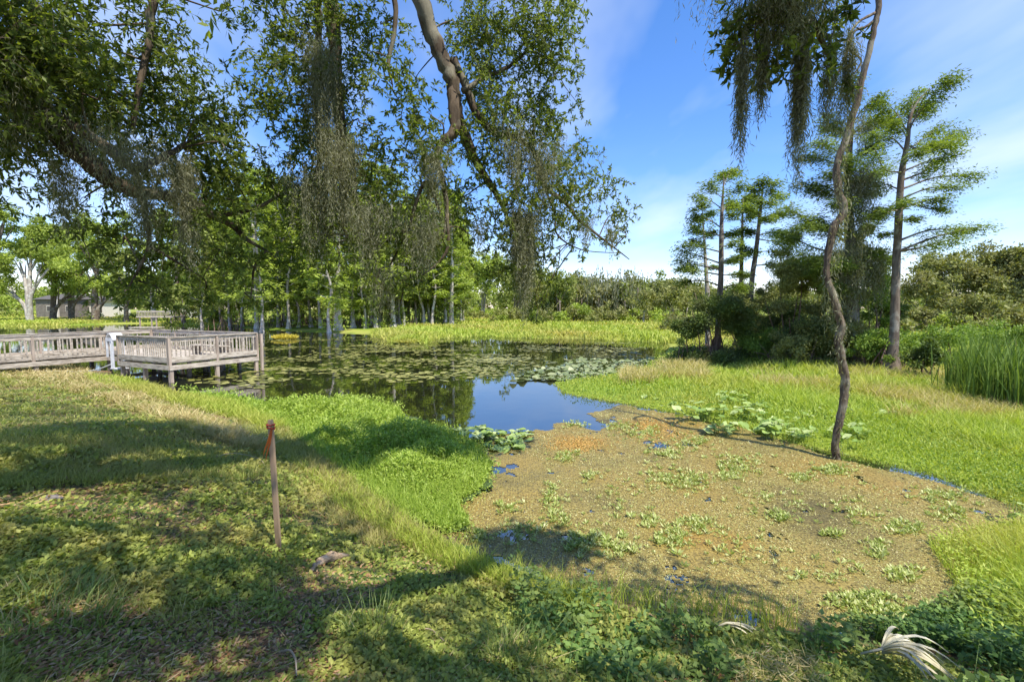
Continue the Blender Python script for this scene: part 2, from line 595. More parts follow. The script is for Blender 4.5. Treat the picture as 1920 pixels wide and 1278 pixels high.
cam = bpy.data.cameras.new('camera')
cam.sensor_width = 36
cam.lens = FPX / 1920 * 36
cam.clip_start = 0.05
cam.clip_end = 5000
co = bpy.data.objects.new('camera', cam)
COL.objects.link(co)
co.location = CAM
co.rotation_euler = (PI / 2 - math.atan(TP), 0, 0)
SC.camera = co
SC.view_settings.view_transform = 'Standard'
SC.view_settings.look = 'None'
SC.view_settings.gamma = 1
SC.view_settings.exposure = 1.12
SC.cycles.max_bounces = 7
SC.cycles.diffuse_bounces = 5
SC.cycles.glossy_bounces = 3
SC.cycles.transmission_bounces = 3
SC.cycles.use_denoising = True

# ------------------------------------------------------------------ terrain
shore_px = [(-700, 655), (-300, 664), (0, 676), (120, 683), (230, 702), (330, 732), (440, 752), (540, 800), (630, 862), (700, 925),
            (800, 985), (880, 1030), (970, 1075), (1100, 1120), (1300, 1160), (1500, 1185), (1750, 1220), (2100, 1285)]
SHORE = [tuple(PZ(*p)[:2]) for p in shore_px]
NEAR = SHORE + [(60, 2), (60, -90), (-200, -90), (-200, SHORE[0][1])]
marsh_px = [(2750, 1420), (2250, 1120), (2050, 1000), (1930, 955), (1860, 925), (1750, 888), (1600, 856), (1500, 834), (1400, 805), (1280, 776), (1150, 754), (1060, 738),
            (1035, 716), (1110, 706), (1190, 694), (1225, 672), (1252, 655)]
far_px = [(1250, 641), (1100, 635), (1000, 634), (900, 629), (830, 633), (800, 642), (745, 643), (690, 627), (560, 622), (480, 618), (420, 612),
          (250, 607), (60, 612), (-200, 606), (-900, 600)]
MARSH = [tuple(PZ(*p)[:2]) for p in marsh_px] + [tuple(PZ(*p)[:2]) for p in far_px] + [(-600, 900), (-600, 2500), (2500, 2500), (2500, -40), (40, -40), (14, 2.0)]
MEDGE = [tuple(PZ(*p)[:2]) for p in marsh_px + far_px]


def Hgt(x, y):
    x, y = np.asarray(x, float), np.asarray(y, float)
    d1 = pdist(x, y, SHORE)
    s1 = np.where(inpoly(x, y, NEAR), d1, -d1)
    d2 = pdist(x, y, MEDGE)
    s2 = np.where(inpoly(x, y, MARSH), d2, -d2)
    z1 = 1.55 * sstep(-0.3, 5.4 + 11.5 * sstep(-5.5, -14, x), s1) + 0.06 * (s1 > 0)
    z1 = np.where(s1 < 0, np.maximum(s1 * 0.35, -0.7), z1)
    z2 = np.where(s2 < 0, np.maximum(s2 * 0.4, -0.7), 0.14 * sstep(0, 1.2, s2) + 1.0 * sstep(8, 80, s2) * (x < -20) * sstep(20, 50, -x))
    near = s1 > -8
    z = np.maximum(np.where(near, z1, -0.7), z2)
    bump = (fbm(x * 0.7, y * 0.7) - 0.5) * 0.22 + (fbm(x * 3, y * 3) - 0.5) * 0.06
    return z + bump * sstep(0.3, 3.0, s1) + 0.05 * (fbm(x * .5, y * .5) - .5) * (s2 > 0.5)


def grid(mb, xs, ys, m=0):
    X, Y = np.meshgrid(xs, ys)
    Z = Hgt(X, Y)
    nx = len(xs)
    i = np.arange(len(ys) - 1)[:, None] * nx + np.arange(nx - 1)[None]
    q = np.stack([i, i + 1, i + nx + 1, i + nx], -1).reshape(-1, 4)
    mb.add(np.stack([X, Y, Z], -1).reshape(-1, 3), q, None, m, True)


def sinhspace(a, b, n, k):
    t = np.linspace(-1, 1, n)
    s = np.sinh(k * t) / np.sinh(k)
    return np.where(s < 0, -s * a, s * b)


mb = MB()
grid(mb, sinhspace(-1500, 1500, 420, 7.2), sinhspace(-200, 2400, 420, 6.6) + 3.0)
g = mb.build('ground', M['ground'])
tag(g, kind='structure')
co_ = np.empty(len(g.data.vertices) * 3, np.float32)
g.data.vertices.foreach_get('co', co_)
co_ = co_.reshape(-1, 3)
a = g.data.attributes.new('marsh', 'FLOAT', 'POINT')
a.data.foreach_set('value', inpoly(co_[:, 0], co_[:, 1], MARSH).astype(np.float32))

mb = MB()
V = [(-400, -5, 0), (400, -5, 0), (400, 400, 0), (-400, 400, 0)]
mb.add(V, [[0, 1, 2, 3]])
tag(mb.build('water', M['water']), kind='structure')

# ------------------------------------------------------------------ scatter helpers


def in_px(poly, n, z=0.0, hgt=False):
    """n points spread evenly over a picture-space polygon, dropped on the ground: far ones lie further apart"""
    P = np.array(poly, float)
    lo, hi = P.min(0), P.max(0)
    out = []
    cnt = 0
    while cnt < n:
        q = lo + rng.random((n * 2, 2)) * (hi - lo)
        q = q[inpoly(q[:, 0], q[:, 1], poly)]
        out.append(q)
        cnt += len(q)
    q = np.concatenate(out)[:n]
    d = ray(q[:, 0], q[:, 1]).T
    W = CAM + d * ((z - CAM[2]) / d[:, 2])[:, None]
    if hgt:
        for _ in range(6):
            zz = Hgt(W[:, 0], W[:, 1])
            W = CAM + d * ((zz - CAM[2]) / d[:, 2])[:, None]
        W[:, 2] = Hgt(W[:, 0], W[:, 1])
    return W


def depth(W):
    return np.maximum(W[:, 1], 1.0)


def cells(mb, poly, z, step, thr=0.5, nscale=0.8, edge=0.5, m=0, holes=()):
    """a flat mat on the water made of small cells, ragged at the edge and holed where the noise is low"""
    P = np.array(poly)[:, :2]
    lo, hi = P.min(0) - 1, P.max(0) + 1
    xs, ys = np.arange(lo[0], hi[0], step), np.arange(lo[1], hi[1], step)
    X, Y = np.meshgrid(xs, ys)
    cxs, cys = X + step / 2, Y + step / 2
    sd_ = pdist(cxs, cys, P, True) * np.where(inpoly(cxs, cys, P), 1, -1)
    nz = fbm(cxs * nscale, cys * nscale, 4)
    keep = (sd_ / edge * 0.25 + (nz - 0.5) * 1.2) > (thr - 0.5)
    keep &= sd_ > -edge * 2
    if holes:
        hx, hy, _d = project(np.stack([cxs.ravel(), cys.ravel(), np.zeros(cxs.size)], 1))
        hx, hy = hx.reshape(cxs.shape), hy.reshape(cxs.shape)
        n2 = fbm(cxs * 2.6 + 7, cys * 2.6, 4)
        for (a_, b_, rx, ry, st_) in holes:
            wgt = np.exp(-(((hx - a_) / rx) ** 2 + ((hy - b_) / ry) ** 2))
            keep &= ~(n2 + .42 * wgt * st_ + .10 * (rng.random(n2.shape) - .5) > .81)
    c = np.stack([cxs[keep], cys[keep]], 1)
    n = len(c)
    h = step / 2 * 1.02
    o = np.array([[-h, -h], [h, -h], [h, h], [-h, h]])
    V = np.concatenate([c[:, None] + o, np.full((n, 4, 1), z)], -1)
    V[..., :2] += (rng.random((n, 4, 2)) - .5) * step * 0.3
    V[..., 2] += rng.random((n, 1)) * 0.003
    mb.add(V.reshape(-1, 3), np.arange(n * 4).reshape(n, 4), None, m)
    return c


# ------------------------------------------------------------------ duckweed mat
duck_px = [(1010, 815), (1060, 800), (1150, 800), (1120, 775), (1160, 762), (1290, 785), (1400, 812), (1500, 842), (1600, 866), (1750, 900), (1870, 940), (2000, 985),
           (2000, 1285), (1750, 1230), (1500, 1195), (1300, 1170), (1100, 1130), (970, 1085), (880, 1040), (790, 985), (830, 945), (890, 915), (885, 880), (865, 845), (895, 826), (985, 818)]
DUCK = [tuple(PZ(*p)[:2]) for p in duck_px]
mb = MB()
HOLES = ((1260, 1085, 170, 24, .4), (1400, 1100, 120, 20, .36), (940, 900, 60, 40, .3), (990, 1000, 110, 40, .36), (1640, 1000, 140, 50, .3), (1130, 800, 100, 20, .5))
cells(mb, DUCK, 0.006, 0.042, 0.45, 0.9, 0.35, 0, HOLES)
D = in_px(duck_px, 80000)
nz = fbm(D[:, 0] * 0.9, D[:, 1] * 0.9, 4)
n2 = fbm(D[:, 0] * 2.6 + 7, D[:, 1] * 2.6, 4)
hx, hy, _d = project(D)
wg = np.zeros(len(D))
for (a_, b_, rx, ry, st_) in HOLES: wg = np.maximum(wg, .42 * st_ * np.exp(-(((hx - a_) / rx) ** 2 + ((hy - b_) / ry) ** 2)))
D = D[(nz > 0.36) & ((n2 + wg < .80) | (rng.random(len(D)) < .5))]
D[:, 2] = 0.008
s = np.maximum(0.012, depth(D) * 0.0028)
leaf(mb, D, np.hstack([rng.normal(size=(len(D), 2)), 0.1 + 0.35 * rng.random((len(D), 1))]), s * (0.6 + rng.random(len(D))), s * 0.7, 1, N=np.array([0, 0, 1.0]) + 0 * D)
for (a_, b_, rx, ry, n) in ((1085, 832, 45, 12, 1500), (1215, 797, 40, 12, 1500), (1240, 815, 60, 14, 700)):
    q = np.stack([a_ + rng.normal(size=n) * rx * .6, b_ + rng.normal(size=n) * ry * .6], 1)
    d = ray(q[:, 0], q[:, 1]).T
    D = CAM + d * ((0.012 - 3.0) / d[:, 2])[:, None]
    leaf(mb, D, np.hstack([rng.normal(size=(n, 2)), 0.4 * rng.random((n, 1))]), .05, .025, 2, N=np.array([0, 0, 1.0]) + 0 * D)
tag(mb.build('duckweed', [M['duckweed'], M['speck'], leafmat('rust_weed', [(.42, .24, .06), (.55, .36, .1)], .2, .6)]), 'golden brown mat of duckweed floating over the near pond water', 'duckweed', kind='stuff')


# small rosettes of floating weed, gathered in drifts
def rosettes(mb, C, r, m=0, k=(5, 10), rise=0.9):
    for c, rr in zip(C, r):
        n = int(rng.integers(*k))
        a = rng.random() * 6 + np.arange(n) * 2.4
        A = np.stack([np.cos(a), np.sin(a), rise * (0.4 + rng.random(n))], 1)
        leaf(mb, np.tile(c, (n, 1)) + A * rr * 0.1, A, rr * (0.7 + 0.6 * rng.random(n)), rr * 0.34, m, N=np.array([0, 0, 1.0]) + rng.normal(size=(n, 3)) * 0.5, wide=0.6)


drifts = [(1065, 855, 30, 12, 14), (1255, 895, 50, 18, 30), (1290, 905, 40, 15, 20), (1385, 870, 50, 18, 34), (1370, 890, 40, 12, 22), (1240, 850, 35, 14, 18), (1110, 890, 22, 9, 8),
          (950, 950, 22, 10, 9), (1030, 930, 14, 28, 16), (1045, 970, 25, 18, 16), (1090, 1020, 35, 22, 26), (1130, 1015, 40, 18, 24), (1255, 1005, 32, 22, 32), (1215, 975, 20, 14, 10),
          (1310, 980, 35, 14, 18), (1160, 1030, 35, 14, 18), (1460, 970, 22, 10, 12), (1500, 895, 26, 9, 12), (1560, 880, 38, 10, 24), (1700, 990, 40, 12, 22), (1640, 1030, 30, 16, 14),
          (1560, 1000, 25, 10, 8), (1210, 810, 40, 12, 24), (1165, 800, 30, 8, 16), (1080, 795, 25, 6, 10), (1290, 830, 50, 12, 24), (1690, 1080, 30, 18, 14), (1640, 1120, 30, 12, 16),
          (1450, 940, 90, 40, 18), (1150, 940, 80, 40, 16), (1600, 960, 90, 40, 18), (1350, 1020, 100, 40, 18), (1550, 1080, 80, 30, 14), (1790, 960, 50, 20, 22), (1760, 930, 50, 14, 22),
          (980, 1000, 40, 24, 18), (900, 1000, 30, 14, 12), (1660, 1150, 70, 22, 40), (1740, 1170, 60, 30, 36), (1590, 1130, 50, 14, 18)]
C = []
for px, py, sx_, sy_, n in drifts:
    n = int(n * 3.2)
    q = np.stack([px + rng.normal(size=n) * sx_ * 0.55, py + rng.normal(size=n) * sy_ * 0.55], 1)
    d = ray(q[:, 0], q[:, 1]).T
    C.append(CAM + d * ((0.01 - 3.0) / d[:, 2])[:, None])
C = np.concatenate(C)
mb = MB()
rosettes(mb, C, 0.02 + 0.04 * rng.random(len(C)) ** 1.5 + depth(C) * 0.003)
tag(mb.build('floating_weed', M['rosette']), 'pale green rosettes of floating weed drifting on the brown duckweed', 'floating weed', kind='stuff')

# floating pads in the dark water
pool = [(500, 632), (700, 632), (745, 648), (830, 640), (1000, 640), (1150, 642), (1220, 655), (1180, 690), (1050, 690), (960, 690), (880, 705), (760, 712), (700, 725), (560, 720), (500, 720)]
streak = []
for k in range(118):
    while True:
        px, py = rng.uniform(495, 1220), 632 + 88 * rng.random() ** 1.35
        if inpoly(px, py, pool): break
    n = int(rng.integers(8, 46))
    c = PZ(px, py)
    q = np.stack([c[0] + rng.normal(size=n) * rng.uniform(.5, 1.6), c[1] + rng.normal(size=n) * rng.uniform(.25, .8), 0.012 + 0.004 * rng.random(n)], 1)
    streak.append(q)
for poly_, n in (([(0, 614), (240, 608), (240, 640), (0, 640)], 260), ([(440, 640), (500, 640), (500, 730), (330, 715)], 260)):
    q = in_px(poly_, n)
    q[:, 2] = .014
    streak.append(q)
Q = np.concatenate(streak)


def discs(mb, C, R, k=8, m=0, tilt=0.05, notch=False):
    n = len(C)
    a = np.arange(k) * 2 * PI / k
    ph = rng.random((n, 1)) * 6
    rr = R[:, None] * (1 + 0.14 * rng.normal(size=(n, k)))
    T = rng.normal(size=(n, 2)) * tilt
    X, Y = rr * np.cos(a + ph), rr * np.sin(a + ph)
    Z = X * T[:, :1] + Y * T[:, 1:]
    V = np.concatenate([C[:, None], C[:, None] + np.stack([X, Y, np.abs(Z) * 0.6 + Z * 0.4 + np.abs(tilt) * rr * 0.1], -1)], 1)
    base = np.arange(n)[:, None, None] * (k + 1)
    j = np.arange(k if not notch else k - 1)
    t = np.stack([0 * j, 1 + j, 1 + (j + 1) % k], -1)[None] + base
    mb.add(V.reshape(-1, 3), None, t.reshape(-1, 3), m)


mb = MB()
discs(mb, Q, 0.07 + 0.09 * rng.random(len(Q)), 8, 0, 0.06)
tag(mb.build('floating_pads', M['float_pad']), 'small olive yellow pads floating in streaks on the dark pond', 'water plants', kind='stuff')

mb = MB()
Q = in_px([(1040, 690), (1090, 672), (1180, 676), (1225, 672), (1195, 695), (1110, 706), (1040, 716), (1000, 712), (955, 720), (990, 700)], 900)
Q[:, 2] = 0.03
discs(mb, Q, 0.09 + 0.10 * rng.random(len(Q)), 8, 0, 0.35)
tag(mb.build('grey_pads', M['grey_pad']), 'raft of grey green pads at the mouth of the inlet', 'water plants', kind='stuff')

# ------------------------------------------------------------------ spatterdock plants with big raised leaves


def pad_leaf(mb, c, r, tilt, az, m=0):
    """one broad heart-shaped leaf, cupped"""
    k = 12
    a = np.linspace(0.25, 2 * PI - 0.25, k)
    rr = r * (1.0 + 0.18 * np.cos(a)) * (1 + 0.04 * rng.normal(size=k))
    X, Y = -rr * np.cos(a) * 1.15, rr * np.sin(a) * 0.9
    Z = 0.25 * r * np.abs(np.sin(a)) ** 2 + 0.11 * r * rng.normal(size=k)
    ring1 = np.stack([X, Y, Z], 1)
    ring0 = ring1 * np.array([0.5, 0.5, 0.25])
    V = np.vstack([[[0, 0, 0]], ring0, ring1])
    ct, st = math.cos(tilt), math.sin(tilt)
    V = np.stack([V[:, 0] * ct - V[:, 2] * st, V[:, 1], V[:, 0] * st + V[:, 2] * ct], 1)
    ca, sa = math.cos(az), math.sin(az)
    V = np.stack([V[:, 0] * ca - V[:, 1] * sa, V[:, 0] * sa + V[:, 1] * ca, V[:, 2]], 1) + c
    t = [[0, 1 + j, 2 + j] for j in range(k - 1)]
    q = [[1 + j, 1 + k + j, 2 + k + j, 2 + j] for j in range(k - 1)]
    mb.add(V, q, t, m, True)


spatter = [
    ((905, 822), 20, 12, 14, 'spatterdock with broad pale leaves beside the bright weed tongue at the open water', 0.16),
    ((945, 835), 22, 12, 14, 'spatterdock with the lowest overlapping leaves at the tip of the duckweed', 0.17),
    ((975, 815), 16, 8, 8, 'low spatterdock leaves trailing toward the open blue water', 0.14),
    ((1275, 762), 24, 8, 12, 'row of small spatterdock leaves along the inlet edge', 0.12),
    ((1320, 785), 24, 14, 16, 'spatterdock leaves at the left end of the grass edge over the duckweed', 0.15),
    ((1372, 760), 24, 14, 20, 'tallest pale spatterdock leaves standing in the marsh grass', 0.16),
    ((1415, 785), 22, 16, 18, 'raised spatterdock leaves crowded in the middle of the grass edge', 0.15),
    ((1365, 812), 24, 8, 12, 'flat spatterdock leaves lying on the brown mat in front of the grass', 0.15),
    ((1445, 815), 24, 10, 14, 'spatterdock leaves spilling from the grass onto the brown mat', 0.15),
    ((1545, 790), 20, 14, 12, 'spatterdock leaves just behind the thin leaning tree', 0.14),
    ((1600, 825), 22, 16, 14, 'spatterdock leaves in the grass right of the thin leaning tree', 0.14),
    ((1480, 800), 26, 14, 12, 'loose spatterdock leaves in low weeds left of the thin leaning tree', 0.13),
    ((1500, 826), 22, 7, 9, 'small spatterdock leaves on the dark margin left of the thin leaning tree', 0.12),
    ((1225, 752), 22, 7, 9, 'tiny pale leaves at the very tip of the marsh beside the open water', 0.12),
    ((1650, 800), 18, 12, 9, 'few spatterdock leaves in grass toward the reeds', 0.12),
    ((1900, 985), 8, 6, 3, 'large dark round leaf standing in the right bank grass', 0.10),
]
for (c_, sx_, sy_, n, lab, r) in spatter:
    c0 = PZ(*c_)
    mb = MB()
    n = int(n * 2.3)
    for k in range(n):
        p = PZ(c_[0] + rng.normal() * sx_ * .8, c_[1] + rng.normal() * sy_ * .6)
        h = rng.uniform(0.03, 0.18) if 'low' not in lab and 'flat' not in lab else 0.03
        if 'grass' in lab or 'leaning' in lab: h += rng.uniform(.03, .22)
        pad_leaf(mb, p + [0, 0, h], r * rng.uniform(.45, .95), rng.uniform(-.2, 0.6), rng.random() * 6.28)
        tube(mb, [p - [0, 0, 0.05], p + [0, 0, h - 0.003]], [0.006, 0.005], 4, 0)
    tag(mb.build('spatterdock', M['pad'], None, tuple(c0)), lab, 'water plant', 'spatterdock plants round the duckweed')

# ------------------------------------------------------------------ bright weed tongue
weed_px = [(340, 742), (440, 748), (520, 765), (600, 758), (690, 756), (748, 770), (762, 795), (800, 805), (850, 812), (900, 845), (922, 878), (905, 920), (855, 950), (880, 992), (830, 1005),
           (760, 990), (690, 940), (610, 880), (540, 815), (450, 775)]
WEED = [tuple(PZ(*p)[:2]) for p in weed_px]
mb = MB()
cells(mb, WEED, 0.05, 0.09, 0.5, 0.8, 0.3, 1)
n = 70000
B = in_px(weed_px, n, 0.0)
sdw = pdist(B[:, 0], B[:, 1], WEED, True)
hmax = 0.08 + 0.40 * sstep(0, 1.0, sdw) * np.clip(fbm(B[:, 0] * 1.6, B[:, 1] * 1.6) * 2.6 - .7, .15, 1.2) * sstep(4.5, 9.5, B[:, 1])
B[:, 2] = np.maximum(0.02, Hgt(B[:, 0], B[:, 1])) + hmax * rng.random(n) ** 0.6
A = np.hstack([rng.normal(size=(n, 2)), 0.55 + 0.5 * rng.normal(size=(n, 1))])
s = np.maximum(0.06, depth(B) * 0.0085)
leaf(mb, B, A, s * (0.5 + 0.9 * rng.random(n)), s * 0.36, 0, N=np.array([0, 0, 1.0]) + rng.normal(size=(n, 3)) * 0.6)
n = 5000
B = in_px(weed_px, n, 0.0)
B[:, 2] = np.maximum(0.0, Hgt(B[:, 0], B[:, 1]))
blade(mb, B, rng.uniform(.2, .45, n), np.maximum(0.006, depth(B) * .0009), rng.normal(size=(n, 2)) * .35, 0)
wide = [(p[0] + (p[0] - 650) * .07, p[1] + (p[1] - 860) * .13) for p in weed_px]
n = 7000
B = in_px(wide, n, 0.0)
B[:, 2] = np.maximum(0.02, Hgt(B[:, 0], B[:, 1])) + .14 * rng.random(n)
s = np.maximum(0.05, depth(B) * 0.0075)
leaf(mb, B, np.hstack([rng.normal(size=(n, 2)), .5 + .5 * rng.normal(size=(n, 1))]), s * (0.5 + 0.9 * rng.random(n)), s * 0.36, 0, N=np.array([0, 0, 1.0]) + rng.normal(size=(n, 3)) * 0.6)
tag(mb.build('water_weed', [M['weed'], M['weed_base']]), 'bright green tongue of leafy water weed reaching into the pond', 'water weed', kind='stuff')

# ------------------------------------------------------------------ marsh grass on the right and far field
mb = MB()
mp_ = [(1035, 716), (1110, 706), (1190, 694), (1225, 672), (1252, 655), (1300, 650), (1480, 660), (1700, 650), (2000, 650), (2150, 700), (2150, 1060), (2050, 1005), (1930, 960), (1860, 930), (1750, 893), (1600, 862), (1500, 840),
       (1400, 810), (1280, 780), (1150, 758), (1060, 742)]
n = 95000
B = in_px(mp_, n, 0.08)
B[:, 2] = Hgt(B[:, 0], B[:, 1])
hh = (0.08 + 0.5 * fbm(B[:, 0] * 0.6, B[:, 1] * 0.6, 4)) * (0.5 + 0.8 * rng.random(n)) * (0.22 + 0.78 * sstep(0, 4.0, pdist(B[:, 0], B[:, 1], MEDGE)))
hh *= np.where(B[:, 0] > 9, 1.0 + 0.5 * sstep(9, 14, B[:, 0]), 1)
blade(mb, B, hh, np.maximum(0.010, depth(B) * 0.0016), rng.normal(size=(n, 2)) * 0.45, 0)
n = 30000
B = in_px(mp_, n, 0.08)
B[:, 2] = Hgt(B[:, 0], B[:, 1]) + 0.28 * rng.random(n)
s = np.maximum(0.05, depth(B) * 0.0055)
leaf(mb, B, np.hstack([rng.normal(size=(n, 2)), 0.4 + 0.5 * rng.normal(size=(n, 1))]), s, s * 0.45, 2, N=np.array([0, 0, 1.0]) + rng.normal(size=(n, 3)) * 0.5)
n = 17000
B = in_px([(2130, 700), (2950, 690), (3000, 1500), (2700, 1430), (2250, 1140), (2130, 1060)], n, .08)
B[:, 2] = Hgt(B[:, 0], B[:, 1])
blade(mb, B, rng.uniform(.2, .6, n), np.maximum(.010, depth(B) * .0018), rng.normal(size=(n, 2)) * .45, 0)
n = 16000
B = in_px([(1180, 690), (1320, 690), (1330, 730), (1160, 725)], n // 3, .08)
B = np.concatenate([B, in_px([(1400, 705), (1900, 700), (1930, 800), (1700, 800), (1420, 735)], n, .08)])
B = B[fbm(B[:, 0] * .5 + 3, B[:, 1] * .5, 3) > .5]
n = len(B)
B[:, 2] = Hgt(B[:, 0], B[:, 1])
blade(mb, B, rng.uniform(.3, .6, n), depth(B) * .0013, rng.normal(size=(n, 2)) * .5, 1)
tag(mb.build('marsh_grass', [M['marsh'], leafmat('seed_grass', [(.42, .38, .13), (.56, .5, .2), (.62, .5, .28)], .4, .7), M['vine_leaf']]), 'bright lime marsh grass on the right between duckweed and cypresses', 'grass', kind='stuff')

mb = MB()
ff = [(690, 627), (745, 643), (800, 642), (830, 633), (900, 629), (1000, 634), (1100, 635), (1250, 641), (1300, 652), (1700, 640), (1960, 640), (1960, 596), (1250, 594), (1100, 591), (880, 589), (830, 600), (740, 618)]
n = 42000
B = in_px(ff, n, 0.1)
B[:, 2] = Hgt(B[:, 0], B[:, 1])
blade(mb, B, (0.25 + 0.5 * rng.random(n)) * (0.6 + 0.8 * fbm(B[:, 0] * .15, B[:, 1] * .15)), depth(B) * 0.003, rng.normal(size=(n, 2)) * 0.4, 0)
tag(mb.build('field_grass', M['field']), 'yellow green meadow grass across the pond below the treeline', 'grass', kind='stuff')
mb = MB()
lf = [(-250, 608), (60, 612), (250, 606), (420, 611), (420, 600), (250, 592), (-250, 590)]
n = 16000
B = in_px(lf, n, 0.4, True)
blade(mb, B, 0.2 + 0.4 * rng.random(n), depth(B) * 0.003, rng.normal(size=(n, 2)) * 0.4, 0)
tag(mb.build('lawn_grass', M['field']), 'golden and green grass on the far left bank before the houses', 'grass', kind='stuff')
# little grass hummocks in the water
for (px, py, rx, ry, lab, mm) in ((535, 632, 20, 3, 'small golden yellow grass islet in the dark water right of the deck', 'straw'), (765, 640, 26, 4, 'green grass islet standing off the far bank', 'field')):
    c = PZ(px, py + 3)
    n = 900
    r = np.sqrt(rng.random(n))
    a = rng.random(n) * 6.28
    sc_ = c[1] / FPX
    B = np.stack([c[0] + r * np.cos(a) * rx * sc_, c[1] + r * np.sin(a) * rx * sc_ * 0.8, 0 * a], 1)
    mb = MB()
    blade(mb, B, (0.75 - 0.45 * r) * (0.7 + 0.5 * rng.random(n)) * (0.8 if mm == 'straw' else 1), 0.08, rng.normal(size=(n, 2)) * .4, 0)
    leaf(mb, B + [0, 0, .1], np.hstack([rng.normal(size=(n, 2)), 0.6 + 0 * r[:, None]]), 0.4, 0.12, 0)
    tag(mb.build('grass_islet', leafmat('islet', [(0.5, 0.42, 0.05), (0.6, 0.5, 0.08)], .3) if mm == 'straw' else M['field'], None, tuple(c)), lab, 'grass clump')

# ------------------------------------------------------------------ near bank: creeping leaves, litter, short grass
bank_px = [(-250, 690), (0, 694), (130, 710), (300, 750), (430, 795), (560, 875), (700, 955), (800, 1010), (900, 1060), (1000, 1100), (1150, 1140), (1300, 1172), (1500, 1197), (1800, 1240), (2100, 1300), (2100, 1420), (-250, 1420)]
mb = MB()
B = in_px(bank_px, 150000, 1.2, True)
nz = fbm(B[:, 0] * 1.3 + 9, B[:, 1] * 1.3, 4)
bare = np.exp(-(((B[:, 0] + 1.35) / .35) ** 2 + ((B[:, 1] - 2.75) / .22) ** 2))
keep = rng.random(len(B)) < (.3 + .7 * sstep(0.36, 0.5, nz)) * (0.45 + 0.55 * sstep(11, 6, B[:, 1])) * (1 - .9 * bare)
B = B[keep]
n = len(B)
nz = nz[keep]
B[:, 2] += 0.005 + 0.08 * rng.random(n) * sstep(0.38, 0.6, nz)
s = 0.018 + 0.0075 * depth(B)
A = np.hstack([rng.normal(size=(n, 2)), 0.25 + 0.35 * rng.normal(size=(n, 1))])
leaf(mb, B, A, s * (0.6 + 0.8 * rng.random(n)), s * 0.62, 0, N=np.array([0, 0, 1.0]) + rng.normal(size=(n, 3)) * 0.45, wide=0.5)
tag(mb.build('ground_cover', M['cover']), 'low creeping green leaves covering the shaded near bank', 'ground cover', kind='stuff')

mb = MB()
B = in_px(bank_px, 34000, 1.2, True)
n = len(B)
B[:, 2] += 0.006 + 0.02 * rng.random(n)
s = 0.02 + 0.005 * depth(B)
leaf(mb, B, np.hstack([rng.normal(size=(n, 2)), 0.15 * rng.normal(size=(n, 1))]), s * (0.6 + rng.random(n)), s * .4, 0, N=np.array([0, 0, 1.0]) + rng.normal(size=(n, 3)) * 0.4)
B = in_px(bank_px, 7000, 1.2, True)
n = len(B)
B[:, 2] += 0.012
leaf(mb, B, np.hstack([rng.normal(size=(n, 2)), 0.2 * rng.normal(size=(n, 1))]), 0.05 + 0.10 * rng.random(n), np.maximum(.004, .0012 * depth(B)), 1)
tag(mb.build('leaf_litter', [M['litter'], M['straw']]), 'brown fallen leaves and dry stems lying among the creeping plants', 'leaf litter', kind='stuff')

mb = MB()
lawn_px = [(-250, 700), (0, 700), (130, 715), (300, 752), (430, 792), (540, 860), (640, 930), (760, 1000), (700, 1030), (500, 900), (350, 900), (0, 920), (-250, 950)]
B = in_px(lawn_px, 42000, 1.2, True)
n = len(B)
blade(mb, B, rng.uniform(.04, .13, n), np.maximum(0.006, depth(B) * .0013), rng.normal(size=(n, 2)) * .6, 0)
B = in_px(bank_px, 16000, 1.2, True)
keep = fbm(B[:, 0] * 0.9, B[:, 1] * 0.9 + 40, 3) > 0.52
B = B[keep]
n = len(B)
blade(mb, B, rng.uniform(.05, .16, n), np.maximum(0.004, depth(B) * .0011), rng.normal(size=(n, 2)) * .6, 0)
# shoreline tall grass
ed = [(150, 706), (240, 712), (330, 740), (440, 760), (540, 805), (500, 812), (430, 785), (300, 750), (180, 722)]
B = in_px(ed, 9000, 0.2, True)
n = len(B)
blade(mb, B, rng.uniform(.1, .32, n), np.maximum(0.01, depth(B) * .0013), rng.normal(size=(n, 2)) * .4, 1)
sh = [(560, 880), (640, 900), (760, 985), (880, 1045), (1000, 1090), (1120, 1130), (1100, 1160), (960, 1120), (800, 1050), (640, 960)]
gp = [(430, 785), (540, 805), (620, 870), (700, 935), (790, 1000), (860, 1045), (760, 1000), (640, 930), (540, 870)]
B = in_px(gp, 9000, 0.3, True)
n = len(B)
blade(mb, B, rng.uniform(.06, .2, n), np.maximum(0.007, depth(B) * .0013), rng.normal(size=(n, 2)) * .5, 0)
B = in_px(sh, 4500, 0.3, True)
n = len(B)
blade(mb, B, rng.uniform(.08, .26, n), np.maximum(0.006, depth(B) * .0012), rng.normal(size=(n, 2)) * .5, 1)
tag(mb.build('bank_grass', [M['lawn'], M['field']]), 'short patchy grass on the near bank running down to the shore', 'grass', kind='stuff')

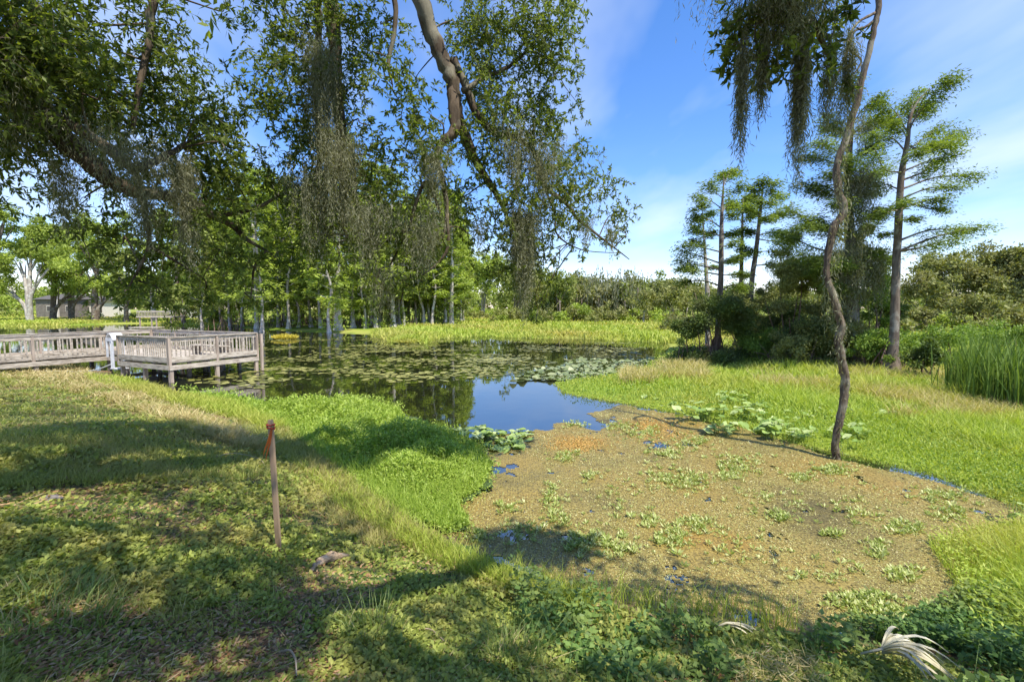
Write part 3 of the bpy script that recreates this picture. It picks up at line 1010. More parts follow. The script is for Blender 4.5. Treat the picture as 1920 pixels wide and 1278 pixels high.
mb = MB()
dry = [(0, 690), (90, 690), (160, 694), (200, 715), (290, 752), (420, 800), (520, 850), (450, 845), (330, 800), (180, 745), (60, 722), (0, 720)]
B = in_px(dry, 12000, 0.8, True)
keep = fbm(B[:, 0] * .6, B[:, 1] * .6, 3) > 0.47
B = B[keep]
n = len(B)
blade(mb, B, rng.uniform(.05, .28, n), np.maximum(0.008, depth(B) * .0013), rng.normal(size=(n, 2)) * .9, 0)
B = in_px([(55, 686), (150, 686), (165, 720), (110, 728), (40, 712)], 2600, 0.4, True)
n = len(B)
B[:, 2] += rng.random(n) ** 2 * .28
leaf(mb, B, rvec(n), 0.10, 0.025, 0)
B = in_px(dry, 9000, 0.8, True)
n = len(B)
blade(mb, B, rng.uniform(.06, .22, n), np.maximum(0.008, depth(B) * .0013), rng.normal(size=(n, 2)) * .6, 1)
tag(mb.build('dry_grass', [M['straw'], M['lawn']]), 'pale golden dead grass on the sunny bank in front of the walkway', 'grass', kind='stuff')

# leafy vines and weeds on the lower right bank
mb = MB()
vp = [(950, 1110), (1060, 1135), (1200, 1160), (1400, 1185), (1600, 1205), (1950, 1260), (2050, 1420), (1050, 1420), (1000, 1250)]
B = in_px(vp, 15000, 0.6, True)
nz = fbm(B[:, 0] * 1.7, B[:, 1] * 1.7 + 3, 4)
keep = nz > 0.40
B, nz = B[keep], nz[keep]
n = len(B)
qx, qy, _d = project(B)
clear = np.maximum.reduce([np.exp(-(((qx - 1710) / 120) ** 4 + ((qy - 1262) / 75) ** 4)), np.exp(-(((qx - 1455) / 95) ** 4 + ((qy - 1270) / 45) ** 4)), np.exp(-(((qx - 930) / 130) ** 4 + ((qy - 1260) / 60) ** 4)), .9 * np.exp(-(((qx - 1420) / 80) ** 4 + ((qy - 1200) / 30) ** 4))])
B[:, 2] += rng.random(n) ** .7 * (0.04 + 0.36 * sstep(.42, .68, nz)) * sstep(1.2, 3.2, B[:, 1]) * (1 - .95 * clear)
B[:, 2] -= 5 * (rng.random(n) < clear * .85)
A = np.hstack([rng.normal(size=(n, 2)), 0.1 + 0.35 * rng.normal(size=(n, 1))])
leaf(mb, B, A, 0.035 + .05 * rng.random(n), 0.025 + .025 * rng.random(n), 0, N=np.array([0, 0, 1.0]) + rng.normal(size=(n, 3)) * 0.45)
n = 260
B = in_px(vp, n, 0.6, True)
blade(mb, B, rng.uniform(.15, .45, n), 0.006, rng.normal(size=(n, 2)) * .4, 0)
vr = [(1560, 1195), (1700, 1180), (1800, 1120), (2000, 1120), (2050, 1300), (1900, 1280), (1740, 1235)]
B = in_px(vr, 9000, 0.0)
n = len(B)
B[:, 2] = np.maximum(0.01, Hgt(B[:, 0], B[:, 1])) + .2 * rng.random(n)
A = np.hstack([rng.normal(size=(n, 2)), 0.2 + 0.35 * rng.normal(size=(n, 1))])
leaf(mb, B, A, 0.03 + .035 * rng.random(n), 0.02 + .02 * rng.random(n), 0, N=np.array([0, 0, 1.0]) + rng.normal(size=(n, 3)) * 0.45)
tag(mb.build('leafy_weeds', leafmat('leafy_weeds', [(0.07, 0.145, 0.035), (0.13, 0.235, 0.055), (0.23, 0.35, 0.09)], .4, .5, (0.27, 0.31, 0.08), 1.2, .6)), 'leafy green vines and weeds tangled on the lower right bank', 'weeds', kind='stuff')

mb = MB()
rg = [(1740, 1015), (1850, 985), (1960, 975), (2150, 1030), (2700, 1420), (2600, 1560), (2150, 1330), (1950, 1290), (1830, 1200), (1800, 1110)]
B = in_px(rg, 24000, 0.03)
n = len(B)
B[:, 2] = np.maximum(0.0, Hgt(B[:, 0], B[:, 1]))
e = sstep(0, 0.8, pdist(B[:, 0], B[:, 1], [tuple(PZ(*p)[:2]) for p in rg], True))
blade(mb, B, rng.uniform(.15, .55, n) * (.35 + .65 * e), np.maximum(.007, depth(B) * .0013), rng.normal(size=(n, 2)) * .5 + [-.15, 0], 0)
B = in_px(rg, 17000, 0.03)
n = len(B)
B[:, 2] = rng.random(n) * .25
leaf(mb, B, np.hstack([rng.normal(size=(n, 2)), .3 + .4 * rng.normal(size=(n, 1))]), 0.05, 0.02, 0, N=np.array([0, 0, 1.0]) + rng.normal(size=(n, 3)) * 0.5)
B = in_px([(960, 1075), (1100, 1110), (1300, 1140), (1480, 1165), (1500, 1195), (1300, 1175), (1100, 1145), (940, 1095)], 700, .02)
n = len(B)
blade(mb, B, rng.uniform(.1, .42, n), .006, rng.normal(size=(n, 2)) * .35, 1)
tag(mb.build('edge_grass', [M['marsh'], M['field']]), 'long lime green grass hanging over the duckweed at the lower right', 'grass', kind='stuff')

mb = MB()
B = in_px([(810, 1205), (930, 1185), (1060, 1215), (1120, 1300), (800, 1300)], 2600, .9, True)
n = len(B)
B[:, 2] += .01 + .05 * rng.random(n)
leaf(mb, B, np.hstack([rng.normal(size=(n, 2)), .25 * rng.normal(size=(n, 1))]), .03 + .09 * rng.random(n), .005, 0)
tag(mb.build('straw_litter', M['straw']), 'pale dry straw strewn round the grass tuft at the bottom edge', 'straw', kind='stuff')
# arching tuft of pale grass at the bottom
for (px, py, n, lab, rad) in ((960, 1235, 260, 'tuft of long arching green grass blades rising from straw on the near bank', .22), (700, 1195, 110, 'small sparse tuft of grass among creeping leaves below the driftwood', .2),
                              (80, 1150, 420, 'sunlit tuft of pale grass at the far left of the near bank', .35)):
    c = PZ(px, py, 1.1)
    for _ in range(8):
        c = PZ(px, py, float(Hgt(c[0], c[1])))
    a = rng.random(n) * 6.28
    r = np.sqrt(rng.random(n)) * rad
    B = np.stack([c[0] + r * np.cos(a), c[1] + r * np.sin(a), 0 * a], 1)
    B[:, 2] = Hgt(B[:, 0], B[:, 1]) - .01
    mb = MB()
    blade(mb, B, rng.uniform(.08, .36, n) * (.5 if rad > .3 else 1), .005 if rad < .3 else .008, np.stack([np.cos(a), np.sin(a)], 1) * .5 + rng.normal(size=(n, 2)) * .3, 0)
    k = n // 3
    blade(mb, B[:k], rng.uniform(.04, .2, k), .005, rng.normal(size=(k, 2)) * .8, 1)
    tag(mb.build('grass_tuft', [leafmat('tuft', [(.14, .22, .05), (.25, .34, .09), (.36, .42, .16)], .35, .5), M['straw']], None, tuple(c)), lab, 'grass tuft')

# ------------------------------------------------------------------ boardwalk and deck
DN = np.array([-13.7, 18.1, 0.0])
DD = np.array([0.416, 0.909, 0.0])
DU = np.array([-0.909, 0.416, 0.0])
ZF, ZR = 0.80, 1.80


def dk(u, d, z):
    return DN + DU * u + DD * d + np.array([0, 0, z])


def deck_area(mb, u0, u1, d0, d1, along, m=0):
    """boards laid side by side; along = 'u' or 'd' is the board direction"""
    w_ = 0.14
    if along == 'u':
        k = d0
        while k < d1 - .01:
            e = min(w_, d1 - k)
            box(mb, dk((u0 + u1) / 2, k + e / 2, ZF - .02 + rng.uniform(-.003, .003)), (u1 - u0, e - .008, .04), [DU, DD, (0, 0, 1)], m)
            k += w_
    else:
        k = u0
        while k < u1 - .01:
            e = min(w_, u1 - k)
            box(mb, dk(k + e / 2, (d0 + d1) / 2, ZF - .02 + rng.uniform(-.003, .003)), (e - .008, d1 - d0, .04), [DU, DD, (0, 0, 1)], m)
            k += w_


bw = thing('boardwalk', 'weathered grey wooden boardwalk with slatted railings leading to a square deck over the pond', 'boardwalk', tuple(dk(2, 2, 0)))
org = np.array(bw.location)
mb = MB()
deck_area(mb, 0, 3.7, 0, 3.8, 'd')
deck_area(mb, 3.7, 8.5, .9, 3.8, 'd')
deck_area(mb, 6.68, 8.5, -12, .9, 'u')
mb.build('decking', M['wood'], bw, org)
# fascia beams under the deck edges
for (a_, b_) in (((-.03, -.03), (-.03, 3.83)), ((0, -.03), (3.7, -.03)), ((3.75, .87), (6.6, .87)), ((6.65, .85), (6.65, -12)), ((0, 3.83), (8.5, 3.83)), ((8.53, 3.8), (8.53, -12)), ((3.72, 0), (3.72, .85))):
    mb = MB()
    bar(mb, dk(*a_, .60), dk(*b_, .60), .05, .19)
    mb.build('fascia', M['wood'], bw, org)
# piles
piles = [(0.05, .05, 1), (0.05, 1.9, 0), (0.05, 3.75, 1), (1.9, .08, 0), (3.6, .08, 0), (1.2, 1.4, 0), (2.4, 1.4, 0), (3.6, 1.5, 0), (1.2, 2.8, 0), (2.4, 2.8, 0), (3.6, 2.8, 0), (1.2, 3.7, 0), (2.4, 3.7, 0), (3.6, 3.7, 0),
         (5.2, 1.0, 0), (6.75, 1.0, 0), (5.2, 3, 0), (7, 3, 0), (8.4, 3.7, 0), (8.4, 1, 0), (6.75, -1.6, 0), (8.4, -1.6, 0), (6.75, -4.0, 0), (8.4, -4.0, 0), (6.75, -6.5, 0), (6.75, -9, 0)]
for (u_, d_, tall) in piles:
    p = dk(u_, d_, 0)
    zb = min(float(Hgt(p[0], p[1])), 0) - .3
    mb = MB()
    box(mb, (p[0], p[1], (zb + .50) / 2), (.13, .13, .50 - zb), [DU, DD, (0, 0, 1)])
    mb.build('support_post', M['wood_post'] if u_ < .1 or d_ < .1 else M['wood_dark'], bw, org)
# tall mooring post at the water corner, leaning a little
mb = MB()
box(mb, dk(-.12, 3.94, .62), (.1, .1, 2.3), [DU, DD, (0, 0, 1)])
mb.build('corner_post', M['wood_post'], bw, org)


def railing(u0, d0, u1, d1, slats=True, gap=.165, posts=2, skip=()):
    A_, B_ = dk(u0, d0, 0), dk(u1, d1, 0)
    Ln = np.linalg.norm(B_ - A_)
    t = (B_ - A_) / Ln
    nrm = np.cross(t, (0, 0, 1))
    z = np.array([0, 0, 1.0])
    mb = MB()
    k = gap * .6
    while k < Ln - .05:
        if slats and rng.random() > .06:
            h0 = ZF + .12 + rng.uniform(-.02, .02)
            box(mb, A_ + t * k + z * ((h0 + ZR - .1) / 2) + nrm * rng.uniform(-.006, .006), (.045, .03, ZR - .1 - h0), [unit(t + z * rng.normal() * .0), nrm, z])
        k += gap + rng.uniform(-.012, .012)
    if not mb.v:
        bar(mb, A_ + z * (ZR - .3), B_ + z * (ZR - .3), .03, .09)
    r = mb.build('railing', M['wood'], bw, org)

    def sub(nm, mb2, mt):
        o = mb2.build(nm, mt, r, org)
    m1 = MB()
    bar(m1, A_ + z * (ZR - .09) - nrm * .02, B_ + z * (ZR - .09 + rng.uniform(-.02, .02)) - nrm * .02, .035, .17)
    bar(m1, A_ + z * (ZR + .018), B_ + z * (ZR + .018), .13, .032)
    sub('top_rail', m1, M['wood'])
    m1 = MB()
    bar(m1, A_ + z * (ZF + .11) + nrm * .024, B_ + z * (ZF + .11) + nrm * .024, .035, .20)
    sub('bottom_rail', m1, M['wood'])
    for q in np.linspace(0, 1, posts):
        m1 = MB()
        box(m1, A_ + (B_ - A_) * q + z * ((.52 + ZR) / 2), (.095, .095, ZR - .52 - .002), [t, nrm, z])
        sub('rail_post', m1, M['wood_post'])


railing(0, 0, 0, 3.8, posts=3)
railing(3.7, 0, 0.06, 0, posts=2, gap=.15)
railing(0.06, 3.8, 8.5, 3.8, posts=5, gap=.18)
railing(6.68, .9, 6.68, -12, posts=6)
railing(8.5, 3.7, 8.5, -12, posts=8, gap=.4)
railing(6.6, .9, 5.6, .9, slats=False, posts=2)
# bench along the back
bn = thing('bench', 'wooden bench with a backrest standing on the boardwalk deck', 'bench', tuple(dk(1.4, 2.6, ZF)))
bo = np.array(bn.location)
mb = MB()
for k in range(3): bar(mb, dk(.6, 2.5 + k * .14, ZF + .45), dk(2.9, 2.5 + k * .14, ZF + .45), .12, .04)
mb.build('seat', M['wood'], bn, bo)
mb = MB()
for k in range(2): bar(mb, dk(.6, 2.96, ZF + .66 + k * .16), dk(2.9, 2.96, ZF + .66 + k * .16), .035, .1)
mb.build('backrest', M['wood'], bn, bo)
for u_ in (.8, 2.7):
    mb = MB()
    box(mb, dk(u_, 2.64, ZF + .216), (.06, .36, .425), [DU, DD, (0, 0, 1)])
    bar(mb, dk(u_, 2.92, ZF), dk(u_, 2.92, ZF + .88), .05, .05, 0, (1, 0, 0))
    mb.build('leg', M['wood_dark'], bn, bo)

# white stand beside the deck
st = thing('plastic_stand', 'white plastic stand with rounded hood and long thin legs beside the deck rail', 'stand', tuple(dk(4.6, .3, .3)))
so_ = np.array(st.location)
mb = MB()
A0 = [DU, DD, np.array([0, 0, 1.0])]
nA = 10
prof = [(-.27 + .54 * k / nA, 1.62 + .26 * math.sin(PI * k / nA) ** .7) for k in range(nA + 1)]
for k in range(nA):
    (x0, z0), (x1, z1) = prof[k], prof[k + 1]
    P0 = [dk(4.6 + x0, .08, z0), dk(4.6 + x1, .08, z1), dk(4.6 + x1, .52, z1), dk(4.6 + x0, .52, z0)]
    P1 = [p - np.array([0, 0, .05]) for p in P0]
    mb.add(np.array(P0 + P1), [[0, 1, 2, 3], [7, 6, 5, 4], [0, 4, 5, 1], [2, 6, 7, 3]] + ([[0, 3, 7, 4]] if k == 0 else []) + ([[1, 5, 6, 2]] if k == nA - 1 else []))
box(mb, dk(4.6, .09, 1.60), (.50, .03, .14), A0)
mb.build('hood', M['white'], st, so_)
for (du, dd_, zb) in ((-.22, .1, .33), (-.06, .12, .33), (.22, .1, .82), (-.22, .5, .33), (.22, .5, .82)):
    mb = MB()
    bar(mb, dk(4.6 + du, dd_, zb), dk(4.6 + du * .97, dd_, 1.66), .06, .06, 0, (1, 0, 0))
    mb.build('leg', M['white'], st, so_)
mb = MB()
box(mb, dk(4.35, .3, .31), (.6, .45, .04), A0)
mb.build('foot_plate', M['white'], st, so_)
mb = MB()
hp = [dk(4.7, .2, .5), dk(5.2, -.2, .25), dk(5.8, -.6, .12), dk(6.5, -1.1, .14), dk(7.0, -1.6, .2)]
for p in hp: p[2] = max(p[2], float(Hgt(p[0], p[1])) + .1)
Q_, R_ = smooth(hp, [.03] * 5, 24)
tube(mb, Q_, R_, 6)
tag(mb.build('hose', M['hose'], None, tuple(hp[2])), 'grey hose curling from the white stand down into the grass', 'hose')

# far dock across the water
fd = thing('dock', 'small old wooden dock with railing on the far left shore of the pond', 'dock', tuple(PZ(290, 612)))
fo = np.array(fd.location)
y0 = fo[1]
sc_ = y0 / FPX


def fp(px, py, dy=0): return PD(px, py, y0) + np.array([0, dy, 0])


mb = MB()
c = (fp(257, 594) + fp(326, 594)) / 2
box(mb, c + [0, 1, 0], (69 * sc_, 2.4, .18))
mb.build('decking', M['wood'], fd, fo)
for px in (262, 284, 293, 320):
    mb = MB()
    bar(mb, fp(px, 594) - [0, 0, .1], np.array([fp(px, 594)[0], y0, -.3]), .16, .16, 0, (1, 0, 0))
    mb.build('support_post', M['wood_post'], fd, fo)
mb = MB()
for k in range(26):
    px = 257 + 69 * k / 25
    bar(mb, fp(px, 593), fp(px, 584), .08, .05, 0, (1, 0, 0))
r = mb.build('railing', M['wood'], fd, fo)
mb = MB()
bar(mb, fp(256, 583.5), fp(327, 583.5), .1, .22)
mb.build('top_rail', M['wood'], r, fo)
mb = MB()
box(mb, PZ(275, 613.5, .15), (4.2, 1.4, .12))
mb.build('landing', M['wood'], fd, fo)

# ------------------------------------------------------------------ live oak reaching over the camera
oak = thing('live_oak', 'large live oak whose dark mossy limbs hang over the pond from above the near bank', 'tree', (-5.5, -3.5, float(Hgt(-5.5, -3.5))))
oo = np.array(oak.location)


def pxl(lst):
    return [PD(a, b, d) for a, b, d in lst]


limbs = []          # (points, radii, sides)
TOP = np.array([-5.3, -3.2, 5.2])
tr = [(-5.5, -3.5, oo[2] - .3), (-5.5, -3.5, oo[2] + .1), (-5.45, -3.4, 2.6), (-5.35, -3.3, 4.0), tuple(TOP)]
mb = MB()
Q_, R_ = smooth(tr, [.85, .62, .5, .47, .45], 18)
tube(mb, Q_, R_, 14, 0, .03)
mb.build('trunk', M['oak_bark'], oak, oo)


def limb(pts, rad, n=40, sides=9, lump=.05, name='limb'):
    Q_, R_ = smooth(pts, rad, n)
    limbs.append((Q_, R_))
    mb = MB()
    Q2 = Q_ + rng.normal(size=Q_.shape) * (R_[:, None] * .10)
    tube(mb, Q2, R_, sides, 0, lump)
    return mb.build(name, M['oak_bark'], oak, oo)


# left limb
limb([TOP, (-6.3, -.5, 6.3), (-7.4, 2.2, 6.9)] + pxl([(-160, 90, 4.9), (0, 168, 5.0), (60, 212, 5.1), (120, 262, 5.2), (165, 305, 5.3), (215, 342, 5.5), (265, 362, 5.7), (320, 368, 5.9), (365, 382, 6.1), (400, 405, 6.3), (432, 420, 6.5), (465, 450, 6.7), (500, 470, 6.9)]),
     [.4, .34, .25, .15, .135, .13, .125, .10, .085, .075, .065, .06, .055, .045, .03, .018], 60)
limb(pxl([(40, 195, 5.05), (110, 222, 5.0), (180, 262, 5.05), (230, 302, 5.15), (250, 318, 5.3), (262, 350, 5.6)]), [.06, .06, .055, .05, .045, .03], 26)
limb(pxl([(250, 318, 5.3), (285, 305, 5.5), (318, 288, 5.7), (345, 270, 5.9)]), [.045, .04, .04, .015], 14)
limb(pxl([(400, 405, 6.3), (440, 400, 6.4), (490, 385, 6.5), (530, 362, 6.6)]), [.035, .03, .028, .012], 14)
# mid hanging limb
limb([(-2.0, 1.2, 8.9), (-2.6, 4.2, 8.9)] + pxl([(612, -90, 6.4), (620, 0, 6.5), (628, 90, 6.6), (632, 170, 6.6), (640, 250, 6.7), (643, 330, 6.7), (645, 400, 6.8), (650, 450, 6.8)]), [.2, .15, .10, .095, .09, .085, .075, .06, .045, .02], 50)
limb(pxl([(590, -40, 6.5), (598, 60, 6.5), (590, 160, 6.5), (600, 260, 6.6), (592, 340, 6.6)]), [.05, .045, .04, .03, .015], 26)
# right limb
limb([TOP, (-4.2, -1.0, 8.4), (-2.0, 1.2, 8.9), (-1.3, 4.2, 9.0)] + pxl([(765, -90, 6.8), (790, 0, 6.9), (806, 60, 7.0), (832, 115, 7.0), (850, 165, 7.0), (858, 215, 7.1), (878, 270, 7.2), (902, 318, 7.3), (932, 366, 7.4), (948, 400, 7.5), (962, 440, 7.5)]),
     [.42, .36, .28, .2, .14, .12, .115, .11, .10, .085, .075, .06, .045, .03, .012], 60, 11)
limb(pxl([(850, 165, 7.0), (852, 215, 6.9), (850, 250, 6.85), (828, 268, 6.8), (818, 300, 6.8), (832, 345, 6.8), (838, 400, 6.9), (830, 450, 6.9)]), [.09, .085, .075, .065, .05, .04, .03, .012], 30)
limb(pxl([(868, 172, 7.0), (905, 148, 7.1), (945, 130, 7.2), (972, 112, 7.3), (1010, 70, 7.4)]), [.045, .035, .03, .025, .01], 18)
limb(pxl([(850, 110, 7.0), (872, 160, 7.05), (895, 215, 7.1), (930, 250, 7.2), (975, 262, 7.4), (1008, 295, 7.5), (1018, 345, 7.6), (1060, 380, 7.7), (1085, 412, 7.8), (1120, 440, 7.9), (1180, 486, 8.0)]),
     [.06, .06, .06, .055, .05, .045, .042, .035, .03, .02, .008], 44)
limb(pxl([(1018, 345, 7.6), (1040, 400, 7.7), (1045, 440, 7.7), (1090, 468, 7.8), (1165, 475, 7.9)]), [.02, .016, .014, .01, .005], 20)
limb(pxl([(735, -30, 6.6), (742, 20, 6.6), (738, 70, 6.6), (728, 120, 6.6), (736, 160, 6.6)]), [.045, .035, .03, .025, .01], 20)
limb(pxl([(826, 400, 6.9), (800, 340, 6.8), (780, 380, 6.8), (765, 430, 6.8), (730, 500, 6.8)][::1]), [.02, .03, .028, .022, .01], 20)
limb(pxl([(838, 400, 6.9), (838, 470, 6.9), (800, 510, 6.9), (770, 520, 6.9)]), [.03, .022, .015, .008], 18)
limb(pxl([(262, 350, 5.6), (272, 400, 5.6), (280, 460, 5.6), (262, 500, 5.6), (240, 540, 5.6)]), [.04, .03, .026, .018, .008], 20)
limb(pxl([(280, 460, 5.6), (330, 490, 5.8), (380, 520, 6.0)]), [.02, .015, .006], 12)
limb(pxl([(500, 470, 6.9), (478, 500, 6.9), (470, 560, 6.9)]), [.02, .02, .008], 12)
limb(pxl([(290, -20, 5.6), (278, 80, 5.6), (262, 160, 5.5), (250, 240, 5.5)]), [.05, .04, .035, .02], 20)
# boughs above the picture
limb([TOP, (-3.4, -3.0, 7.6), (-.5, -1.5, 8.2), (1.6, .8, 7.9), (2.6, 2.4, 6.9)] + pxl([(1500, -60, 3.3), (1535, 60, 3.6), (1560, 120, 3.8)]), [.36, .3, .24, .17, .11, .05, .025, .012], 46)
limb([TOP, (-6.5, -5.5, 7.5), (-7.5, -8, 8.5)], [.32, .25, .1], 18)
limb([(-.5, -1.5, 8.2), (1.5, -3, 8.6), (4.0, -3.5, 8.0)], [.16, .12, .05], 16)
limb([TOP, (-8, -3.0, 7.0), (-11, -1.5, 7.2), (-13, 2, 6.6)], [.3, .25, .16, .06], 24)
ALLQ = np.concatenate([q for q, r in limbs])
ALLR = np.concatenate([r for q, r in limbs])

blobs = [  # px, py, r(px), depth, density
    (30, 40, 95, 4.8, 1.5), (20, 140, 90, 4.8, 1.4), (100, 110, 85, 5, 1.3), (110, 20, 70, 5, 1.2), (165, 160, 65, 5, 1.1), (70, 215, 70, 5, 1.0), (150, 225, 55, 5.2, .9), (20, 260, 60, 4.8, 1.0), (-60, 100, 120, 4.6, 1.2), (-60, 300, 90, 4.8, .8),
    (140, 75, 45, 5.1, 1.0), (180, 120, 40, 5.2, .9),
    (290, 20, 70, 5.5, .9), (300, 95, 60, 5.5, .9), (275, 160, 70, 5.5, 1), (205, 190, 65, 5.4, .9), (340, 190, 60, 5.6, 1), (390, 215, 60, 5.7, 1), (245, 245, 60, 5.5, .8), (320, 260, 60, 5.7, 1.1), (395, 270, 60, 5.8, 1.1), (440, 205, 40, 6, .8), (370, 160, 45, 5.7, .9),
    (420, 18, 22, 6, .4), (500, 25, 55, 6.2, .8), (560, 70, 60, 6.3, .9), (505, 100, 45, 6.2, .75), (580, 20, 60, 6.3, .9), (535, 155, 55, 6.3, .9), (485, 185, 45, 6.2, .8), (560, 225, 60, 6.4, 1), (430, 265, 45, 6, .8), (590, 130, 55, 6.4, 1),
    (340, 330, 60, 5.9, 1.2), (290, 325, 50, 5.8, 1), (395, 340, 60, 6.1, 1.2), (430, 320, 40, 6.2, .9), (590, 300, 60, 6.5, 1.2), (540, 275, 40, 6.4, .6), (210, 290, 45, 5.6, .6),
    (660, 40, 60, 6.5, .9), (690, 105, 55, 6.5, .9), (655, 170, 45, 6.6, .9), (720, 50, 50, 6.6, .7), (735, 140, 45, 6.6, .7), (690, 235, 40, 6.7, .7), (755, 190, 45, 6.7, .7), (655, 285, 50, 6.7, 1), (715, 300, 55, 6.8, .9), (775, 265, 50, 6.8, 1), (695, 360, 65, 6.8, 1), (635, 390, 65, 6.8, 1.2), (755, 370, 60, 6.8, 1), (815, 310, 50, 6.9, 1), (780, 150, 35, 6.8, .5), (800, 210, 40, 6.8, .8),
    (880, 40, 60, 7.1, 1), (950, 35, 70, 7.2, 1.1), (1020, 45, 65, 7.3, 1.1), (1060, 20, 40, 7.4, 1), (900, 105, 60, 7.1, 1.1), (985, 120, 55, 7.3, .8), (1040, 110, 48, 7.4, 1), (895, 175, 45, 7.2, 1), (955, 190, 55, 7.3, .9), (1015, 185, 50, 7.4, 1), (930, 245, 55, 7.3, .9), (1000, 240, 50, 7.5, .8), (1035, 240, 45, 7.5, .7), (1075, 290, 50, 7.7, .9), (1000, 315, 60, 7.6, 1), (1060, 355, 58, 7.7, 1), (1125, 340, 42, 7.8, .8), (1150, 390, 38, 7.9, .7), (960, 370, 55, 7.6, 1), (1015, 400, 55, 7.7, 1), (1090, 425, 40, 7.8, .6), (1145, 440, 30, 7.9, .5), (900, 320, 40, 7.4, .8), (865, 385, 55, 7.2, .9), (865, 250, 40, 7.2, .7), (1080, 190, 18, 7.5, .6), (1170, 420, 22, 8, .5),
    (115, 340, 48, 5.4, .8), (125, 400, 40, 5.5, .6), (200, 330, 45, 5.6, .9), (260, 400, 60, 5.8, 1.2), (330, 410, 60, 6, 1.2), (200, 450, 60, 5.8, 1.1), (345, 490, 65, 6.1, 1.3), (420, 470, 50, 6.3, 1), (275, 510, 60, 5.9, 1.2), (470, 500, 50, 6.8, 1), (460, 400, 50, 6.4, 1.1), (510, 350, 50, 6.6, 1), (420, 370, 45, 6.3, 1),
    (590, 440, 60, 6.9, 1), (680, 440, 60, 6.9, 1.1), (760, 450, 60, 6.9, 1.1), (820, 460, 45, 7, .9), (700, 530, 50, 7, .9), (560, 380, 50, 6.8, 1.1), (630, 510, 40, 7, .7), (530, 490, 50, 7, .9), (770, 520, 45, 7, .8),
    (955, 440, 48, 7.6, 1), (1000, 480, 42, 7.7, .9), (940, 510, 38, 7.6, .9), (1035, 520, 34, 7.7, .8), (1005, 570, 26, 7.7, .8), (380, 550, 40, 6.3, .8), (1050, 480, 22, 7.8, .5), (1085, 480, 16, 7.8, .4), (310, 560, 40, 6, .8), (470, 560, 30, 6.9, .6), (230, 540, 40, 5.8, .6), (1005, 600, 18, 7.7, .6),
    (730, 590, 26, 7, .4), (880, 440, 30, 7.3, .5), (1240, 562 - 400, 1, 8, 0),
]
blobs = [b for b in blobs if b[4] > 0]


def spray(mbL, mbT, c, R, ntw, nl, L, W, droop=.25, m=0, trad=.004, start=None):
    """a ball of leafy twigs"""
    for k in range(ntw):
        d = unit(rng.normal(size=3) + np.array([0, 0, -droop]))
        s0 = c + rng.normal(size=3) * R * .42
        ln = R * rng.uniform(.45, 1.0)
        t = np.linspace(0, 1, 5)[:, None]
        pts = s0 + d * ln * t + np.array([0, 0, -1.0]) * ln * .25 * t ** 2
        if trad > 0:
            tube(mbT, pts, np.linspace(trad, trad * .4, 5), 3, 0, 0, False)
        f = rng.random(nl) ** .8
        i = np.minimum((f * 4).astype(int), 3)
        fr = (f * 4 - i)[:, None]
        P = pts[i] * (1 - fr) + pts[i + 1] * fr
        dirs = unit(pts[i + 1] - pts[i])
        A = dirs * .6 + rng.normal(size=(nl, 3)) * .7 + np.array([0, 0, -.15])
        leaf(mbL, P, A, L * rng.uniform(.65, 1.15, nl), W * rng.uniform(.75, 1.2, nl), m)


def connect(mbT, c, Q, R, r0=.011):
    k = np.argmin(((Q - c) ** 2).sum(1) + .02 * rng.random(len(Q)))
    p = Q[k]
    L_ = np.linalg.norm(c - p)
    if L_ < .12: return
    mid = (p + c) / 2 + rng.normal(size=3) * L_ * .14 + np.array([0, 0, .10 * L_])
    q = (mid + c) / 2 + rng.normal(size=3) * L_ * .06
    a_, b_ = smooth([p, mid, q, c], [min(r0 + .006 * L_, R[k] * .8), r0, r0 * .7, r0 * .4], 9)
    tube(mbT, a_, b_, 4, 0, .08, False)


mbL, mbT = MB(), MB()
for (px, py, r, d, den) in blobs:
    if py > 370 and px < 860: den *= .7
    d2 = d + (rng.uniform(.1, 1.1) if px < 420 and 140 < py < 420 else rng.uniform(-.6, .6))
    c = PD(px, py, d2)
    R = r * d2 / FPX
    connect(mbT, c, ALLQ, ALLR)
    nt_ = max(3, int((48 if px < 450 else 50 if px < 850 else 68) * den * (r / 58) ** 1.8))
    spray(mbL, mbT, c, R * .98, nt_, 19, .085, .027, trad=.003)
# leaf pair on a loose twig against the sky
c = PD(187, 45, 4.9)
tube(mbT, smooth([PD(150, -10, 4.9), PD(165, 20, 4.9), c], [.004, .003, .002], 8)[0], .003, 3, 0, 0, False)
leaf(mbL, np.array([c, c]), np.array([[-.9, 0, -.25], [1, 0, .1]]), .1, .035)

